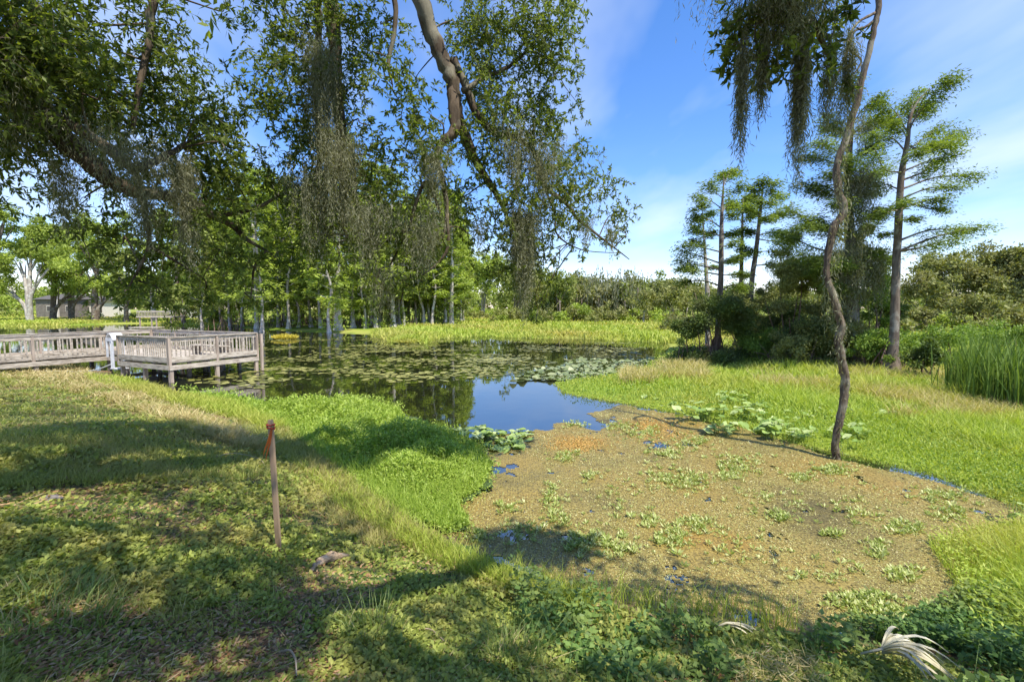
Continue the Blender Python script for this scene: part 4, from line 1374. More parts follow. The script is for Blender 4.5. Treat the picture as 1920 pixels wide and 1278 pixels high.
# crown above and behind the camera: throws the shade on the bank
shade = [(-600, 745), (0, 727), (130, 738), (250, 792), (330, 832), (440, 852), (520, 892), (640, 952), (740, 1010), (850, 1052), (1080, 1085), (1300, 1085), (1440, 1110), (1600, 1165), (1800, 1215), (2000, 1235), (2000, 1560), (-600, 1560)]
gaps = [(95, 1140, 120, 32), (60, 950, 90, 24), (240, 992, 35, 8), (790, 1075, 60, 22), (870, 1095, 60, 24), (1050, 1235, 130, 42), (1720, 1245, 110, 40), (1250, 1180, 140, 24), (960, 1130, 60, 18), (1150, 1150, 60, 14)]
W0 = []
lo, hi = np.array([-17, -1.5]), np.array([6, 14.0])
cnt = 0
mbO = MB()
ncl = 0
for it in range(16000):
    g_ = lo + rng.random(2) * (hi - lo)
    z0 = max(0., float(Hgt(g_[0], g_[1])))
    G = np.array([[g_[0], g_[1], z0]])
    px, py, dp = project(G)
    if dp[0] > .3:
        if not inpoly(px, py, shade)[0]: continue
        if any(((px[0] - a_) / rx) ** 2 + ((py[0] - b_) / ry) ** 2 < 1.15 for a_, b_, rx, ry in gaps): continue
    elif g_[0] > 3 and g_[1] > 1: continue
    ok = False
    for _ in range(14):
        h = rng.uniform(4.0, 10.0)
        c = G[0] + SUN * (h / SUN[2])
        px, py, dp = project(c[None])
        mrg = .9 * FPX / max(dp[0], .3)
        if np.linalg.norm(c - CAM) < 3.2: continue
        if dp[0] < -.3 or py[0] < -mrg or px[0] < -mrg or px[0] > 1920 + mrg:
            ok = True
            break
    if not ok: continue
    if c[1] > .5: spray(mbL, mbO, c, .6, 10, 20, .095, .034, trad=0)
    else: spray(mbL, mbO, c, .6, 5, 14, .17, .07, trad=0)
    ncl += 1
    if ncl > 620: break
nsc = 0
for it in range(2500):
    q = np.array([rng.uniform(-150, 1750), rng.uniform(722, 1330)])
    if not inpoly(q[:1], q[1:], shade)[0] or any(((q[0] - a_) / rx) ** 2 + ((q[1] - b_) / ry) ** 2 < 1.2 for a_, b_, rx, ry in gaps): continue
    d_ = ray(q[0], q[1])
    G = CAM + d_ * ((1.2 - 3.0) / d_[2])
    for _ in range(8): G = CAM + d_ * ((max(0., float(Hgt(G[0], G[1]))) - 3.0) / d_[2])
    for _ in range(14):
        c = G + SUN * (rng.uniform(4.0, 11.0) / SUN[2])
        px, py, dp = project(c[None])
        mrg = .6 * FPX / max(dp[0], .3)
        if np.linalg.norm(c - CAM) > 3.2 and (dp[0] < -.3 or py[0] < -mrg or px[0] < -mrg or px[0] > 1920 + mrg):
            spray(mbL, mbO, c, .36, 4, 14, .12, .045, trad=0)
            nsc += 1
            break
    if nsc > 210: break
for it in range(900):      # unseen foliage, added sunward of the upper right moss to shade it
    q = PD(rng.uniform(1340, 1620), rng.uniform(-40, 200), 3.5)
    c = q + SUN * (rng.uniform(1.0, 4.0) / SUN[2])
    px, py, dp = project(c[None])
    mrg = .5 * FPX / max(dp[0], .3)
    if np.linalg.norm(c - CAM) < 2.6 or not (dp[0] < -.3 or py[0] < -mrg or px[0] > 1920 + mrg): continue
    spray(mbL, mbO, c, .3, 5, 26, .085, .03, trad=0)
    ncl += 1
    if ncl > 720: break
mbL.build('crown', M['oak_leaf'], oak, oo)
mbT.build('twigs', M['oak_bark'], oak, oo)

# ------------------------------------------------------------------ spanish moss
mosses = [  # px, py, half-width px, depth, length m, strands, label
    (25, 170, 45, 4.8, 1.0, 60, 'thick grey moss curtain at the upper left edge of the oak', 1),
    (205, 270, 34, 5.2, .65, 36, 'brown grey moss veil hanging under the upper left limb', .9),
    (262, 300, 38, 5.3, .8, 50, 'moss heap draped over the fork of the left limb', 1),
    (348, 330, 14, 5.9, 1.35, 46, 'narrow moss beard hanging straight down from the left limb', .5),
    (272, 380, 14, 5.6, .7, 30, 'dark stubby moss beard below the fork of the left limb', .5),
    (122, 330, 14, 5.3, .9, 30, 'slim dark moss beard below the left limb near the sky gap', .5),
    (605, 110, 22, 6.4, 1.9, 70, 'long moss sheath down the left side of the vertical hanging limb', .7),
    (640, 290, 28, 6.6, 1.5, 90, 'moss wrapped round the lower end of the vertical hanging limb', .8),
    (590, 350, 36, 6.6, 1.35, 80, 'wide tan moss curtain left of the vertical hanging limb', 1),
    (690, 400, 44, 6.8, 1.1, 70, 'wide dim moss curtain right of the vertical hanging limb', 1),
    (812, 300, 26, 6.8, 1.2, 50, 'moss veil below the crook of the big right limb', .9),
    (790, 430, 40, 6.9, .9, 70, 'ragged moss hanging low between the two hanging limbs', 1),
    (720, 520, 30, 7, .8, 40, 'thin moss wisps trailing toward the water in mid canopy', 1),
    (965, 260, 34, 7.3, 1.3, 46, 'pale silvery moss on the fine branches right of the big limb', 1),
    (1020, 300, 36, 7.5, 1.1, 60, 'grey moss tuft at the elbow of the thin right branch', 1),
    (982, 415, 24, 7.6, 1.75, 110, 'longest pale moss beard hanging over the water from the right limb', .55),
    (1100, 420, 14, 7.8, .6, 18, 'small moss wisp near the tip of the right branch', .8),
    (1145, 440, 12, 7.9, .55, 16, 'last small moss wisp at the outermost right twig', .8),
    (900, 430, 14, 7.3, .5, 14, 'small moss wisp beside the little sky gap', .8),
    (1470, -15, 95, 3.5, .55, 230, 'broad dark moss mass hanging from the bough at the upper right', 1),
    (1393, 120, 6, 3.5, .85, 26, 'thin moss tail at the left of the upper right moss mass', .6),
    (1428, 110, 9, 3.55, .55, 26, 'short moss tail between the two long tails of the upper right mass', .6),
    (1503, 110, 8, 3.5, 1.0, 46, 'longest dark moss tail of the upper right mass', .6),
    (1592, 100, 9, 3.8, .75, 22, 'dark moss tail beside the thin leaning trunk at the top', .6),
    (1555, 130, 8, 3.7, .75, 18, 'ragged leafy moss tail left of the thin leaning trunk', .6),
]
for (px, py, hw, d, ln, ns, lab, pw) in mosses:
    d = d - (.25 if d > 4 else .08)
    c = PD(px, py, d)
    hwm = hw * d / FPX * 1.1
    n = int(ns * (6.5 if d > 4 else 9.0))
    x = rng.normal(size=n) * (.62 if pw >= .8 else .5)
    A = c + np.stack([x * hwm, rng.normal(size=n) * min(.28, hwm), rng.normal(size=n) * .10 + rng.random(n) * .1 + np.abs(x) * .1], 1)
    Ls = ln * np.exp(-np.abs(x) * (1.1 if pw >= .8 else .9)) * rng.uniform(.3, 1.0, n) ** (.6 if pw < .8 else 1)
    mb = MB()
    k = d / 6.5
    strands(mb, A, np.maximum(Ls, .12), .038 * (.7 + .3 * k), .0085 * k if d > 4 else .0055, .011 if d > 4 else .006, 1.5, 0, .5)
    tag(mb.build('spanish_moss', M['moss'], None, tuple(c)), lab, 'moss', 'spanish moss hanging from the live oak')
# leafy end of the bough that carries the upper right moss
mbL, mbT = MB(), MB()
for (px, py, r, den) in ((1400, 20, 45, 1), (1370, 75, 34, 1), (1365, 125, 26, .8), (1440, 90, 55, 1.2), (1500, 40, 70, 1.4), (1560, 60, 40, .9), (1460, 10, 60, 1.2), (1590, 15, 34, .7), (1420, 150, 26, .6), (1545, 110, 30, .7), (1480, 110, 40, 1), (1570, 170, 22, .5)):
    d = 3.5 + rng.uniform(-.2, .3)
    c = PD(px, py, d)
    connect(mbT, c, limbs[-4][0], limbs[-4][1], .007)
    spray(mbL, mbT, c, r * d / FPX, int(14 * den * (r / 45) ** 1.6) + 2, 13, .075, .026)
mbL.build('leafy_spray', M['oak_leaf'], oak, oo)
mbT.build('leafy_twigs', M['oak_bark'], oak, oo)

# ------------------------------------------------------------------ cypresses, bushes, treelines
UP = np.array([0, 0, 1.0])


def flat_branch(mbL, mbT, p0, p1, r, ntw, wid, L, W, per, m=0, arch=.12, start=.25, droop=.05):
    """a cypress bough: feathery leaves in flat layers along it"""
    p0, p1 = np.asarray(p0, float), np.asarray(p1, float)
    ln = np.linalg.norm(p1 - p0)
    mid = (p0 + p1) / 2 + UP * arch * ln * rng.uniform(-.6, 1.0) + rng.normal(size=3) * .04 * ln
    Q_, R_ = smooth([p0, mid, p1], [r, r * .6, r * .2], 9)
    if mbT is not None: tube(mbT, Q_, R_, 5, 0, .06, False)
    d0 = unit(np.array([p1[0] - p0[0], p1[1] - p0[1], 0]) + 1e-6)
    sd_ = np.cross(UP, d0)
    Cs, As = [], []
    for k in range(ntw):
        f = start + (1 - start) * rng.random() ** .75
        i = min(int(f * 8), 7)
        q = Q_[i] + (Q_[i + 1] - Q_[i]) * (f * 8 - i)
        a = rng.uniform(-1.1, 1.1)
        td = unit(d0 * math.cos(a) + sd_ * math.sin(a) + UP * rng.normal() * .12)
        tl = wid * rng.uniform(.35, 1.0) * (1.25 - .55 * f)
        t = rng.random(per)
        Cs.append(q + td * (tl * t)[:, None] - UP * (droop * tl * t * t * 2)[:, None] + rng.normal(size=(per, 3)) * np.array([.09, .09, .10]) * wid)
        s2 = np.cross(UP, td)
        As.append(td * .6 + s2 * rng.choice([-1, 1], per)[:, None] * .8 + UP * (rng.normal(size=(per, 1)) * .25 - .2))
    if Cs:
        C_, A_ = np.concatenate(Cs), np.concatenate(As)
        n = len(C_)
        leaf(mbL, C_, A_, L * rng.uniform(.6, 1.3, n), W * rng.uniform(.7, 1.2, n), m, N=UP + rng.normal(size=(n, 3)) * .45)


def trunk_tube(mbT, pts, rads, base, flare, fh, sides=9, lump=.05, n=26, m=0):
    Q_, R_ = smooth(pts, rads, n)
    h = Q_[:, 2] - base
    R_ = R_ * (1 + flare * np.exp(-np.maximum(h, 0) / fh))
    tube(mbT, Q_, R_, sides, m, lump)
    return Q_, R_


def cypress(name, label, tr_px, dep, rads, ends, group, flare=1.2, leafL=.15, leafW=.042, ntw=15, wid=.85, per=14, leafmat_='cyp_leaf', bark='cyp_bark', roots=0, zb=0.0):
    """tr_px: trunk in picture coordinates; ends: (start px on trunk y, end px)"""
    P = [PD(a, b, dep) for a, b in tr_px]
    P[0][2] = zb - .2
    for k in range(1, len(P)): P[k] = P[k] + [0, rng.normal() * .05, 0]
    root = thing(name, label, 'tree', (P[0][0], P[0][1], zb), group)
    o_ = np.array(root.location)
    mbT, mbL = MB(), MB()
    Q_, R_ = trunk_tube(mbT, P, rads, zb, flare, .55, 11, .05, 40)
    for e in ends:
        sy, ex, ey = e[:3]
        p1 = PD(ex, ey, dep + (e[3] if len(e) > 3 else rng.uniform(-1.6, 1.6)))
        zt = PD(ex, sy, dep)[2]
        i = np.argmin(np.abs(Q_[:, 2] - zt))
        p0 = Q_[i]
        big = np.linalg.norm(p1 - p0)
        flat_branch(mbL, mbT, p0, p1, max(.015, min(R_[i] * .4, .02 + .013 * big)), int(ntw * (.5 + .32 * big)), wid * (.55 + .22 * min(big, 3)), leafL, leafW, per)
    if roots:
        mbR = MB()
        for k in range(roots):
            a = rng.random() * 6.28
            r0 = rng.uniform(.3, 1.3)
            b_ = P[0] + np.array([math.cos(a) * r0, math.sin(a) * r0 * .7, .1])
            p = [P[0] + np.array([math.cos(a) * .2, math.sin(a) * .2, rng.uniform(.6, 1.6) + .2]), (P[0] + b_) / 2 + np.array([0, 0, rng.uniform(.2, .6)]), b_]
            a_, r_ = smooth(p, [.03, .03, .02], 8)
            tube(mbR, a_ + rng.normal(size=a_.shape) * .03, r_, 5, 0, .1, False)
        mbR.build('roots', M['root'], root, o_)
    mbT.build('trunk', M[bark], root, o_)
    mbL.build('crown', M[leafmat_], root, o_)
    return root, Q_, R_


GR = 'cypresses standing in the marsh on the right'
D1 = 18.6
_, Q1, R1 = cypress('cypress_tree', 'tallest cypress on the right with thick bare lower trunk and tiered airy boughs', [(1664, 716), (1672, 640), (1680, 520), (1686, 420), (1692, 330), (1698, 270), (1706, 220), (1722, 190), (1745, 165)], D1,
    [.21, .16, .145, .13, .11, .08, .06, .04, .02],
    [(300, 1800, 262), (320, 1785, 288), (350, 1830, 333), (365, 1790, 352), (400, 1770, 372), (470, 1842, 424), (480, 1800, 445), (455, 1815, 430), (290, 1800, 245), (250, 1765, 150), (240, 1782, 140), (245, 1740, 190),
     (250, 1660, 190), (265, 1650, 212), (290, 1640, 255), (320, 1640, 280), (340, 1755, 300), (350, 1640, 342), (385, 1640, 392), (400, 1640, 425), (270, 1752, 268), (225, 1722, 168), (230, 1700, 185), (260, 1680, 230), (380, 1770, 395),
     (420, 1712, 412, -.8), (430, 1660, 440), (310, 1720, 285, -1), (280, 1770, 230), (395, 1700, 380, -1.5)], GR, 2.2, ntw=36, wid=1.0, per=20, roots=10)
_, Q2, R2 = cypress('cypress_tree', 'broad cypress right behind the thin leaning tree, trunk smothered in grey moss', [(1602, 700), (1600, 600), (1596, 480), (1592, 380), (1592, 290), (1600, 220), (1615, 170)], 20.6, [.3, .26, .22, .17, .12, .08, .03],
    [(400, 1500, 345), (430, 1478, 392), (460, 1495, 428), (320, 1515, 292), (300, 1540, 268), (480, 1468, 436), (260, 1558, 238), (230, 1645, 178), (250, 1662, 228), (340, 1652, 318), (420, 1652, 398), (520, 1500, 478), (540, 1535, 508), (500, 1645, 468),
     (350, 1560, 328), (200, 1605, 148), (380, 1530, 355), (450, 1530, 410), (300, 1640, 270), (280, 1560, 215), (520, 1560, 490, -1.5), (420, 1570, 380, -1.5), (330, 1590, 300, -1.5), (360, 1640, 360), (560, 1555, 530)], GR, 1.4, ntw=52, wid=1.1, per=24, roots=26)
cypress('cypress_tree', 'cypress with a rounded dense top rising alone between the right bush and the mossy cypress', [(1404, 640), (1410, 540), (1417, 470), (1424, 410), (1431, 345)], 28, [.19, .15, .13, .10, .03],
    [(380, 1446, 342), (370, 1412, 355), (390, 1458, 362), (400, 1398, 388), (410, 1462, 398), (440, 1392, 430), (440, 1462, 436), (470, 1396, 462), (470, 1458, 478), (360, 1430, 335), (390, 1430, 375, -1), (420, 1440, 410, -1), (380, 1400, 370), (450, 1480, 455), (500, 1470, 500)], GR, .8, leafL=.22, leafW=.07, ntw=34, wid=1.4, per=20)
_, Q4, R4 = cypress('cypress_tree', 'leftmost straight cypress of the right group growing out of the dark bush', [(1344, 682), (1347, 600), (1350, 520), (1352, 440), (1354, 390), (1358, 335)], 24.4, [.18, .15, .135, .11, .08, .03],
    [(350, 1372, 320), (370, 1388, 344), (370, 1330, 344), (390, 1310, 364), (400, 1376, 382), (430, 1308, 408), (440, 1300, 430), (475, 1290, 458), (500, 1283, 488), (490, 1276, 468), (460, 1378, 450), (490, 1384, 480), (520, 1388, 512), (515, 1288, 502), (345, 1358, 325), (540, 1280, 530), (545, 1390, 540)], GR, .6, leafL=.19, leafW=.06, ntw=28, wid=1.15, per=20, roots=30)
cypress('cypress_tree', 'slim cypress with a thin trunk between the bushy cypress and the rounded one', [(1388, 640), (1390, 540), (1392, 450), (1394, 372)], 29, [.16, .13, .1, .03],
    [(400, 1374, 370), (400, 1402, 368), (420, 1416, 398), (420, 1374, 400), (450, 1406, 430), (450, 1366, 440), (480, 1410, 470), (490, 1370, 490), (520, 1400, 515)], GR, .6, leafL=.22, leafW=.07, ntw=34, wid=1.1, per=20)
cypress('cypress_tree', 'small short cypress at the left edge of the right group with a broken pale trunk', [(1328, 640), (1326, 560), (1322, 480), (1318, 395)], 26, [.13, .12, .09, .02],
    [(420, 1306, 386), (420, 1332, 398), (440, 1302, 420), (450, 1336, 432), (470, 1300, 450), (400, 1318, 384), (490, 1275, 505), (500, 1335, 500)], GR, .5, leafL=.2, leafW=.06, ntw=30, wid=.9, per=18, bark='pale_bark')


def leafball(mbL, c, R, n, L, W, m=0, flat=1.0, up=.3):
    """leaf clump: mostly in a shell, lumpy"""
    R = np.ones(3) * R * np.array([1, 1, flat])
    d = rvec(n)
    r = np.abs(rng.normal(size=n)) * .38 + .42 * rng.random(n) ** .5
    P = c + d * R * r[:, None]
    A = d * .5 + rng.normal(size=(n, 3)) * .7
    leaf(mbL, P, A, L * rng.uniform(.6, 1.3, n), W * rng.uniform(.7, 1.2, n), m, N=d * .6 + UP * up + rng.normal(size=(n, 3)) * .6)


def lumps(mbL, c, R, nl, per, L, W, sub=.38, m=0, zmin=None):
    """crown made of many small leaf clumps spread over an ellipsoid"""
    R = np.ones(3) * np.asarray(R)
    for k in range(nl):
        d = rvec(1)[0]
        if d[2] < -.5: d[2] *= -.6
        rr = rng.uniform(.35, .95)
        q = c + d * R * rr
        if zmin is not None: q[2] = max(q[2], zmin)
        s_ = sub * R.mean() * rng.uniform(.55, 1.25)
        leafball(mbL, q, s_, int(per * rng.uniform(.6, 1.3)), L, W, m, .75)


def bush(px, py, rx, ry, dep, label, mat_='bush_leaf', L=.12, W=.05, cov=2.4, ragged=.36, group=None, name='bush', stems=6, zb=0.05):
    c = PD(px, py, dep)
    s_ = dep / FPX
    R = np.array([rx * s_, rx * s_ * .85, ry * s_])
    root = thing(name, label, 'bush', (c[0], c[1], zb), group)
    o_ = np.array(root.location)
    mbL, mbT = MB(), MB()
    nl = 26
    area = PI * R[0] * R[2] * cov * 3.2
    per = int(area / (L * W * .5) / nl)
    lumps(mbL, c, R, nl, per, L, W, ragged, 0, zb + .1)
    for k in range(9):
        a = rng.random() * 6.28
        q = np.array([c[0] + math.cos(a) * R[0] * .7, c[1] + math.sin(a) * R[1] * .7, zb + R[2] * .22])
        leafball(mbL, q, R[0] * .35, int(per * .8), L, W, 0, .8)
    for k in range(stems):
        a = rng.random() * 6.28
        b_ = np.array([c[0] + math.cos(a) * R[0] * .3, c[1] + math.sin(a) * R[1] * .3, zb - .1])
        t_ = c + rng.normal(size=3) * R * .4
        Q_, R_ = smooth([b_, (b_ + t_) / 2 + rng.normal(size=3) * .1, t_], [.04, .03, .015], 8)
        tube(mbT, Q_, R_, 5, 0, .08, False)
    mbT.build('stems', M['root'], root, o_)
    mbL.build('foliage', M[mat_], root, o_)
    return root


bush(1340, 600, 74, 72, 23.6, 'dark dense bush round the foot of the leftmost right hand cypress')
bush(1284, 622, 36, 40, 23.2, 'low dark bush at the water side of the right hand cypresses', stems=4)
bush(1495, 545, 52, 125, 22.3, 'tall dark column of vine covered shrub left of the mossy cypress', 'olive_leaf', ragged=.26, cov=2)
bush(1430, 652, 52, 44, 23, 'mid green rounded shrub between the two big dark bushes', 'vine_leaf', cov=2)
bush(1560, 570, 42, 135, 21.5, 'brown green vine thicket pressed against the mossy cypress trunk', 'olive_leaf', ragged=.28)
bush(1645, 560, 30, 118, 20.6, 'tall ivy covered shrub between mossy cypress and tallest cypress', 'vine_leaf', ragged=.26, cov=1.8)
bush(1640, 655, 46, 44, 19.2, 'bright leafy shrub at the foot of the tallest right cypress', 'vine_leaf', cov=2)
bush(1520, 640, 70, 60, 21.6, 'wide dark undergrowth around brown roots below the dark vine column', cov=2)
bush(1590, 640, 44, 66, 20.2, 'leafy skirt at the foot of the broad mossy cypress', 'olive_leaf', cov=2)
bush(1665, 600, 30, 70, 21, 'dim shrub filling the gap behind the tallest cypress trunk', 'bush_leaf', cov=2)
bush(1600, 520, 56, 100, 21.2, 'grey green vine mass wrapped round the middle of the broad mossy cypress', 'olive_leaf', ragged=.24, cov=2)
bush(1470, 610, 46, 74, 24.5, 'dark understory shrub left of the dark vine column', 'bush_leaf', cov=2.2)
bush(1395, 610, 44, 60, 25.5, 'dull green shrub just right of the leftmost right hand cypress', 'olive_leaf', cov=2.2)
bush(1736, 672, 38, 38, 17.2, 'small dark round shrub between the tallest cypress and the reeds')
bush(1500, 650, 60, 40, 21, 'low tangled shrub over brown roots below the dark vine column', 'olive_leaf', cov=1.4)
bush(1460, 560, 46, 40, 27.5, 'pale olive shrub seen through the gap beside the rounded cypress', 'olive_leaf', L=.16, W=.06)
bush(1385, 575, 40, 42, 28.5, 'pale scrub behind the right dark bush below open sky', 'olive_leaf', L=.16, W=.06)
for k, (px, py, rx, ry, d) in enumerate(((1690, 655, 60, 30, 19.5), (1770, 640, 60, 28, 22), (1850, 632, 70, 26, 24), (1930, 630, 60, 26, 22))):
    bush(px, py, rx, ry, d, ('pale tangled vines spread right of the tallest cypress foot', 'light green brambles beyond the small dark shrub', 'light green brambles above the tall reeds', 'light green brambles at the right edge behind the reeds')[k], 'vine_leaf', cov=1.8, L=.11, W=.06)
# dead brown root banks
for (px, py, hw, d, lab) in ((1335, 672, 60, 23.4, 'brown heap of dead roots under the dark bush of the right group'), (1525, 690, 95, 20.6, 'long brown bank of tangled dead roots below the mossy cypress')):
    c = PZ(px, py, .1)
    mb = MB()
    w_ = hw * d / FPX
    for k in range(260):
        a = np.array([c[0] + rng.uniform(-w_, w_), c[1] + rng.uniform(-1.0, .6), rng.uniform(0, .7)])
        b_ = a + np.array([rng.normal() * .35, rng.normal() * .3, rng.normal() * .35])
        b_[2] = max(b_[2], .02)
        mid = (a + b_) / 2 + rng.normal(size=3) * .1
        Q_, R_ = smooth([a, mid, b_], [.022, .018, .01], 7)
        tube(mb, Q_, R_, 4, 0, .1, False)
    n = 900
    C_ = np.stack([c[0] + rng.uniform(-w_, w_, n), c[1] + rng.uniform(-1.1, .5, n), rng.random(n) * .55], 1)
    leaf(mb, C_, rvec(n), .12, .03, 0)
    tag(mb.build('root_bank', M['root'], None, tuple(c)), lab, 'roots')
# moss on the right group
for (px, py, hw, d, ln, ns, lab) in ((1605, 320, 26, 20.0, 4.0, 170, 'long grey moss cloak hanging down the trunk behind the thin leaning tree'), (1585, 470, 34, 20.2, 3.6, 190, 'lower moss cloak on the broad cypress trunk behind the leaning tree'),
                                    (1450, 490, 12, 27.5, 1.8, 30, 'small moss beard on the rounded cypress'), (1620, 230, 18, 20.2, 2.2, 60, 'moss under the top boughs of the broad mossy cypress'), (1640, 480, 12, 20, 3.0, 50, 'moss streamer between mossy cypress and tallest cypress')):
    c = PD(px, py, d)
    w_ = hw * d / FPX
    ns = int(ns * 3)
    x = rng.normal(size=ns) * .6
    A = c + np.stack([x * w_, -.2 + rng.normal(size=ns) * w_ * .6, rng.uniform(-.5, .4, ns)], 1)
    mb = MB()
    strands(mb, A, ln * rng.uniform(.25, 1, ns) * np.exp(-np.abs(x) * .7), .11, .024, .03, 1.4, 0, .5)
    tag(mb.build('spanish_moss', M['moss'], None, tuple(c)), lab, 'moss', 'spanish moss on the right hand cypresses')

# thin leaning tree in the duckweed
P = pxl([(1571, 868, 8.85), (1566, 830, 8.85), (1580, 760, 8.85), (1583, 700, 8.9), (1572, 640, 8.9), (1578, 610, 8.9), (1562, 560, 8.95), (1550, 500, 9.0), (1562, 430, 9.0), (1582, 395, 9.0), (1570, 345, 9.0), (1572, 300, 9.0), (1592, 240, 9.0), (1612, 170, 9.0), (1630, 90, 9.0), (1645, 20, 9.0), (1650, -60, 9.0), (1640, -160, 9.0)])
P[0][2] = -.3
sp = thing('leaning_tree', 'thin crooked bare trunk leaning out of the brown duckweed, shaggy with moss', 'tree', (P[0][0], P[0][1], 0))
so2 = np.array(sp.location)
mb = MB()
Q_, R_ = smooth(P, [.085, .06, .066, .078, .064, .07, .063, .06, .066, .07, .066, .062, .058, .056, .052, .048, .045, .035], 90)
tube(mb, Q_ + rng.normal(size=Q_.shape) * .008, R_, 11, 0, .12)
mb.build('trunk', M['sapling_bark'], sp, so2)
mb = MB()
for ln_ in ([(1640, 25, 9.0), (1612, 40, 8.9), (1595, 60, 8.8), (1590, 75, 8.8)], [(1642, 35, 9), (1625, 50, 9), (1600, 60, 8.9), (1592, 90, 8.8), (1600, 100, 8.8), (1615, 112, 8.8), (1610, 128, 8.8), (1598, 140, 8.8)], [(1592, 75, 8.8), (1585, 110, 8.7), (1570, 140, 8.7), (1560, 180, 8.7)]):
    a_, r_ = smooth(pxl(ln_), np.linspace(.03, .012, len(ln_)), 18)
    tube(mb, a_, r_, 6, 0, .1)
mb.build('branches', M['sapling_bark'], sp, so2)
mb = MB()
n = 240
i = rng.integers(4, 70, n)
strands(mb, Q_[i] + rng.normal(size=(n, 3)) * .05 + [0, -.03, 0], rng.uniform(.1, .35, n), .06, .016, .012, 1.4, 0, .5)
i = rng.integers(26, 60, 110)
strands(mb, Q_[i] + rng.normal(size=(110, 3)) * [.06, .05, .05] + [.05, 0, 0], rng.uniform(.3, 1.1, 110), .07, .016, .014, 1.4, 0, .4)
mb.build('moss_strands', M['moss'], sp, so2)

# cattails
mb = MB()
cl = [(1812, 760, 10), (1835, 766, 22), (1855, 775, 40), (1890, 785, 50), (1930, 790, 60), (1980, 800, 60), (1830, 746, 14), (1866, 748, 34), (1920, 750, 50)]
for px, py, r in cl:
    c = PZ(px, py)
    n = 190
    s_ = c[1] / FPX
    B = np.stack([c[0] + rng.normal(size=n) * r * .5 * s_, c[1] + rng.normal(size=n) * .45, 0 * np.arange(n)], 1)
    B[:, 2] = Hgt(B[:, 0], B[:, 1])
    blade(mb, B, rng.uniform(1.1, 2.35, n), .028, rng.normal(size=(n, 2)) * .16 + [.05, 0], 0)
tag(mb.build('cattail_bed', M['cattail'], None, tuple(PZ(1880, 775))), 'bed of tall dark green strap leaved reeds at the right edge of the marsh', 'reeds')


# ------------------------------------------------------------------ background trees
def broadleaf(name, label, base, crowns, dep, mat_, bark, L, W, group=None, cov=1.7, tr=.3, forks=None, nl=16, sub=.4, zb=0.1, cat='tree'):
    """crowns: list of (px,py,rx,ry)"""
    b_ = PD(base[0], base[1], dep)
    b_[2] = zb
    root = thing(name, label, cat, tuple(b_), group)
    mbL, mbT = MB(), MB()
    s_ = dep / FPX
    for (px, py, rx, ry) in crowns:
        c = PD(px, py, dep + rng.uniform(-2, 2))
        R = np.array([rx * s_, rx * s_ * .9, ry * s_])
        per = int(PI * R[0] * R[2] * cov * 2.6 / (L * W * .5) / nl)
        lumps(mbL, c, R, nl, per, L, W, sub)
        bot = c - UP * R[2] * .2
        mid = b_ + (bot - b_) * .5 + rng.normal(size=3) * .03 * np.linalg.norm(bot - b_)
        mid[:2] = mid[:2] * .5 + b_[:2] * .5
        Q_, R_ = smooth([b_ - UP * .3, b_ * .72 + mid * .28, mid, bot], [tr * 1.35, tr, tr * .75, tr * .25], 16)
        tube(mbT, Q_, R_, 8, 0, .05)
        for k in range(4):
            e = c + rvec(1)[0] * R * .7
            a_, r_ = smooth([Q_[-5], (Q_[-5] + e) / 2 + UP * .1 * R[2], e], [tr * .35, tr * .2, tr * .08], 8)
            tube(mbT, a_, r_, 5, 0, .05, False)
    mbT.build('trunk', M[bark], root, b_)
    mbL.build('crown', M[mat_], root, b_)
    return root


# right far broadleaf wood: separate round crowns
RW = 'dark broadleaf trees beyond the marsh on the right'
for k, (crs, base, d, lab) in enumerate((
        ([(1735, 560, 58, 58)], (1735, 618), 50, 'squat olive tree just right of the tallest cypress trunk'),
        ([(1795, 528, 66, 74), (1770, 505, 40, 40)], (1790, 620), 53, 'olive crowned tree with a ragged top left of the right edge wood'),
        ([(1862, 505, 62, 62), (1880, 560, 60, 60)], (1870, 622), 52, 'tall rounded dark tree in the right edge wood'),
        ([(1950, 520, 80, 86)], (1950, 622), 50, 'dark tree cut by the right picture edge'),
        ([(1830, 585, 50, 40)], (1830, 622), 47, 'low dark tree in front of the right edge wood'),
        ([(1900, 592, 60, 36)], (1900, 622), 46, 'low broad dark tree above the reeds'),
        ([(1710, 600, 40, 30)], (1710, 620), 47, 'low dark scrubby tree behind the tallest cypress foot'),
        ([(2060, 500, 110, 110)], (2050, 622), 52, 'large dark tree past the right end of the wood'))):
    broadleaf('broadleaf_tree', lab, base, crs, d, 'olive_leaf', 'cyp_bark', .34, .17, RW, 2.0, .22, nl=24, sub=.34)

# far centre treeline: one mass
mbL, mbT = MB(), MB()
for k in range(46):
    px = 1010 + 300 * (k / 45) + rng.normal() * 5
    d = rng.uniform(95, 125)
    top = 508 + 10 * rng.normal() + (8 if px > 1150 else 0)
    s_ = d / FPX
    c = PD(px, (top + 600) / 2, d)
    Rz = (600 - top) / 2 * s_
    lumps(mbL, c - UP * Rz * .15, np.array([28 * s_, 26 * s_, Rz * 1.1]), 22, 50, .8, .4, .36, int(rng.random() < .62))
    for j in range(1):
        p = PD(px + rng.normal() * 14, 598, d - 3)
        p[2] = 0
        tube(mbT, [p, p + UP * Rz * rng.uniform(.7, 1.5) + rng.normal(size=3) * .3], [.22, .12], 5, 2)
    # grey vine curtains on some of the fronts
    if 1090 < px < 1230:
        n = 30
        A = PD(px, top + 18, d - 4) + rng.normal(size=(n, 3)) * [1.6, 1, 1.2]
        strands(mbL, A, rng.uniform(2, 7.5, n), .7, .22, .1, 1.3, 3, .25)
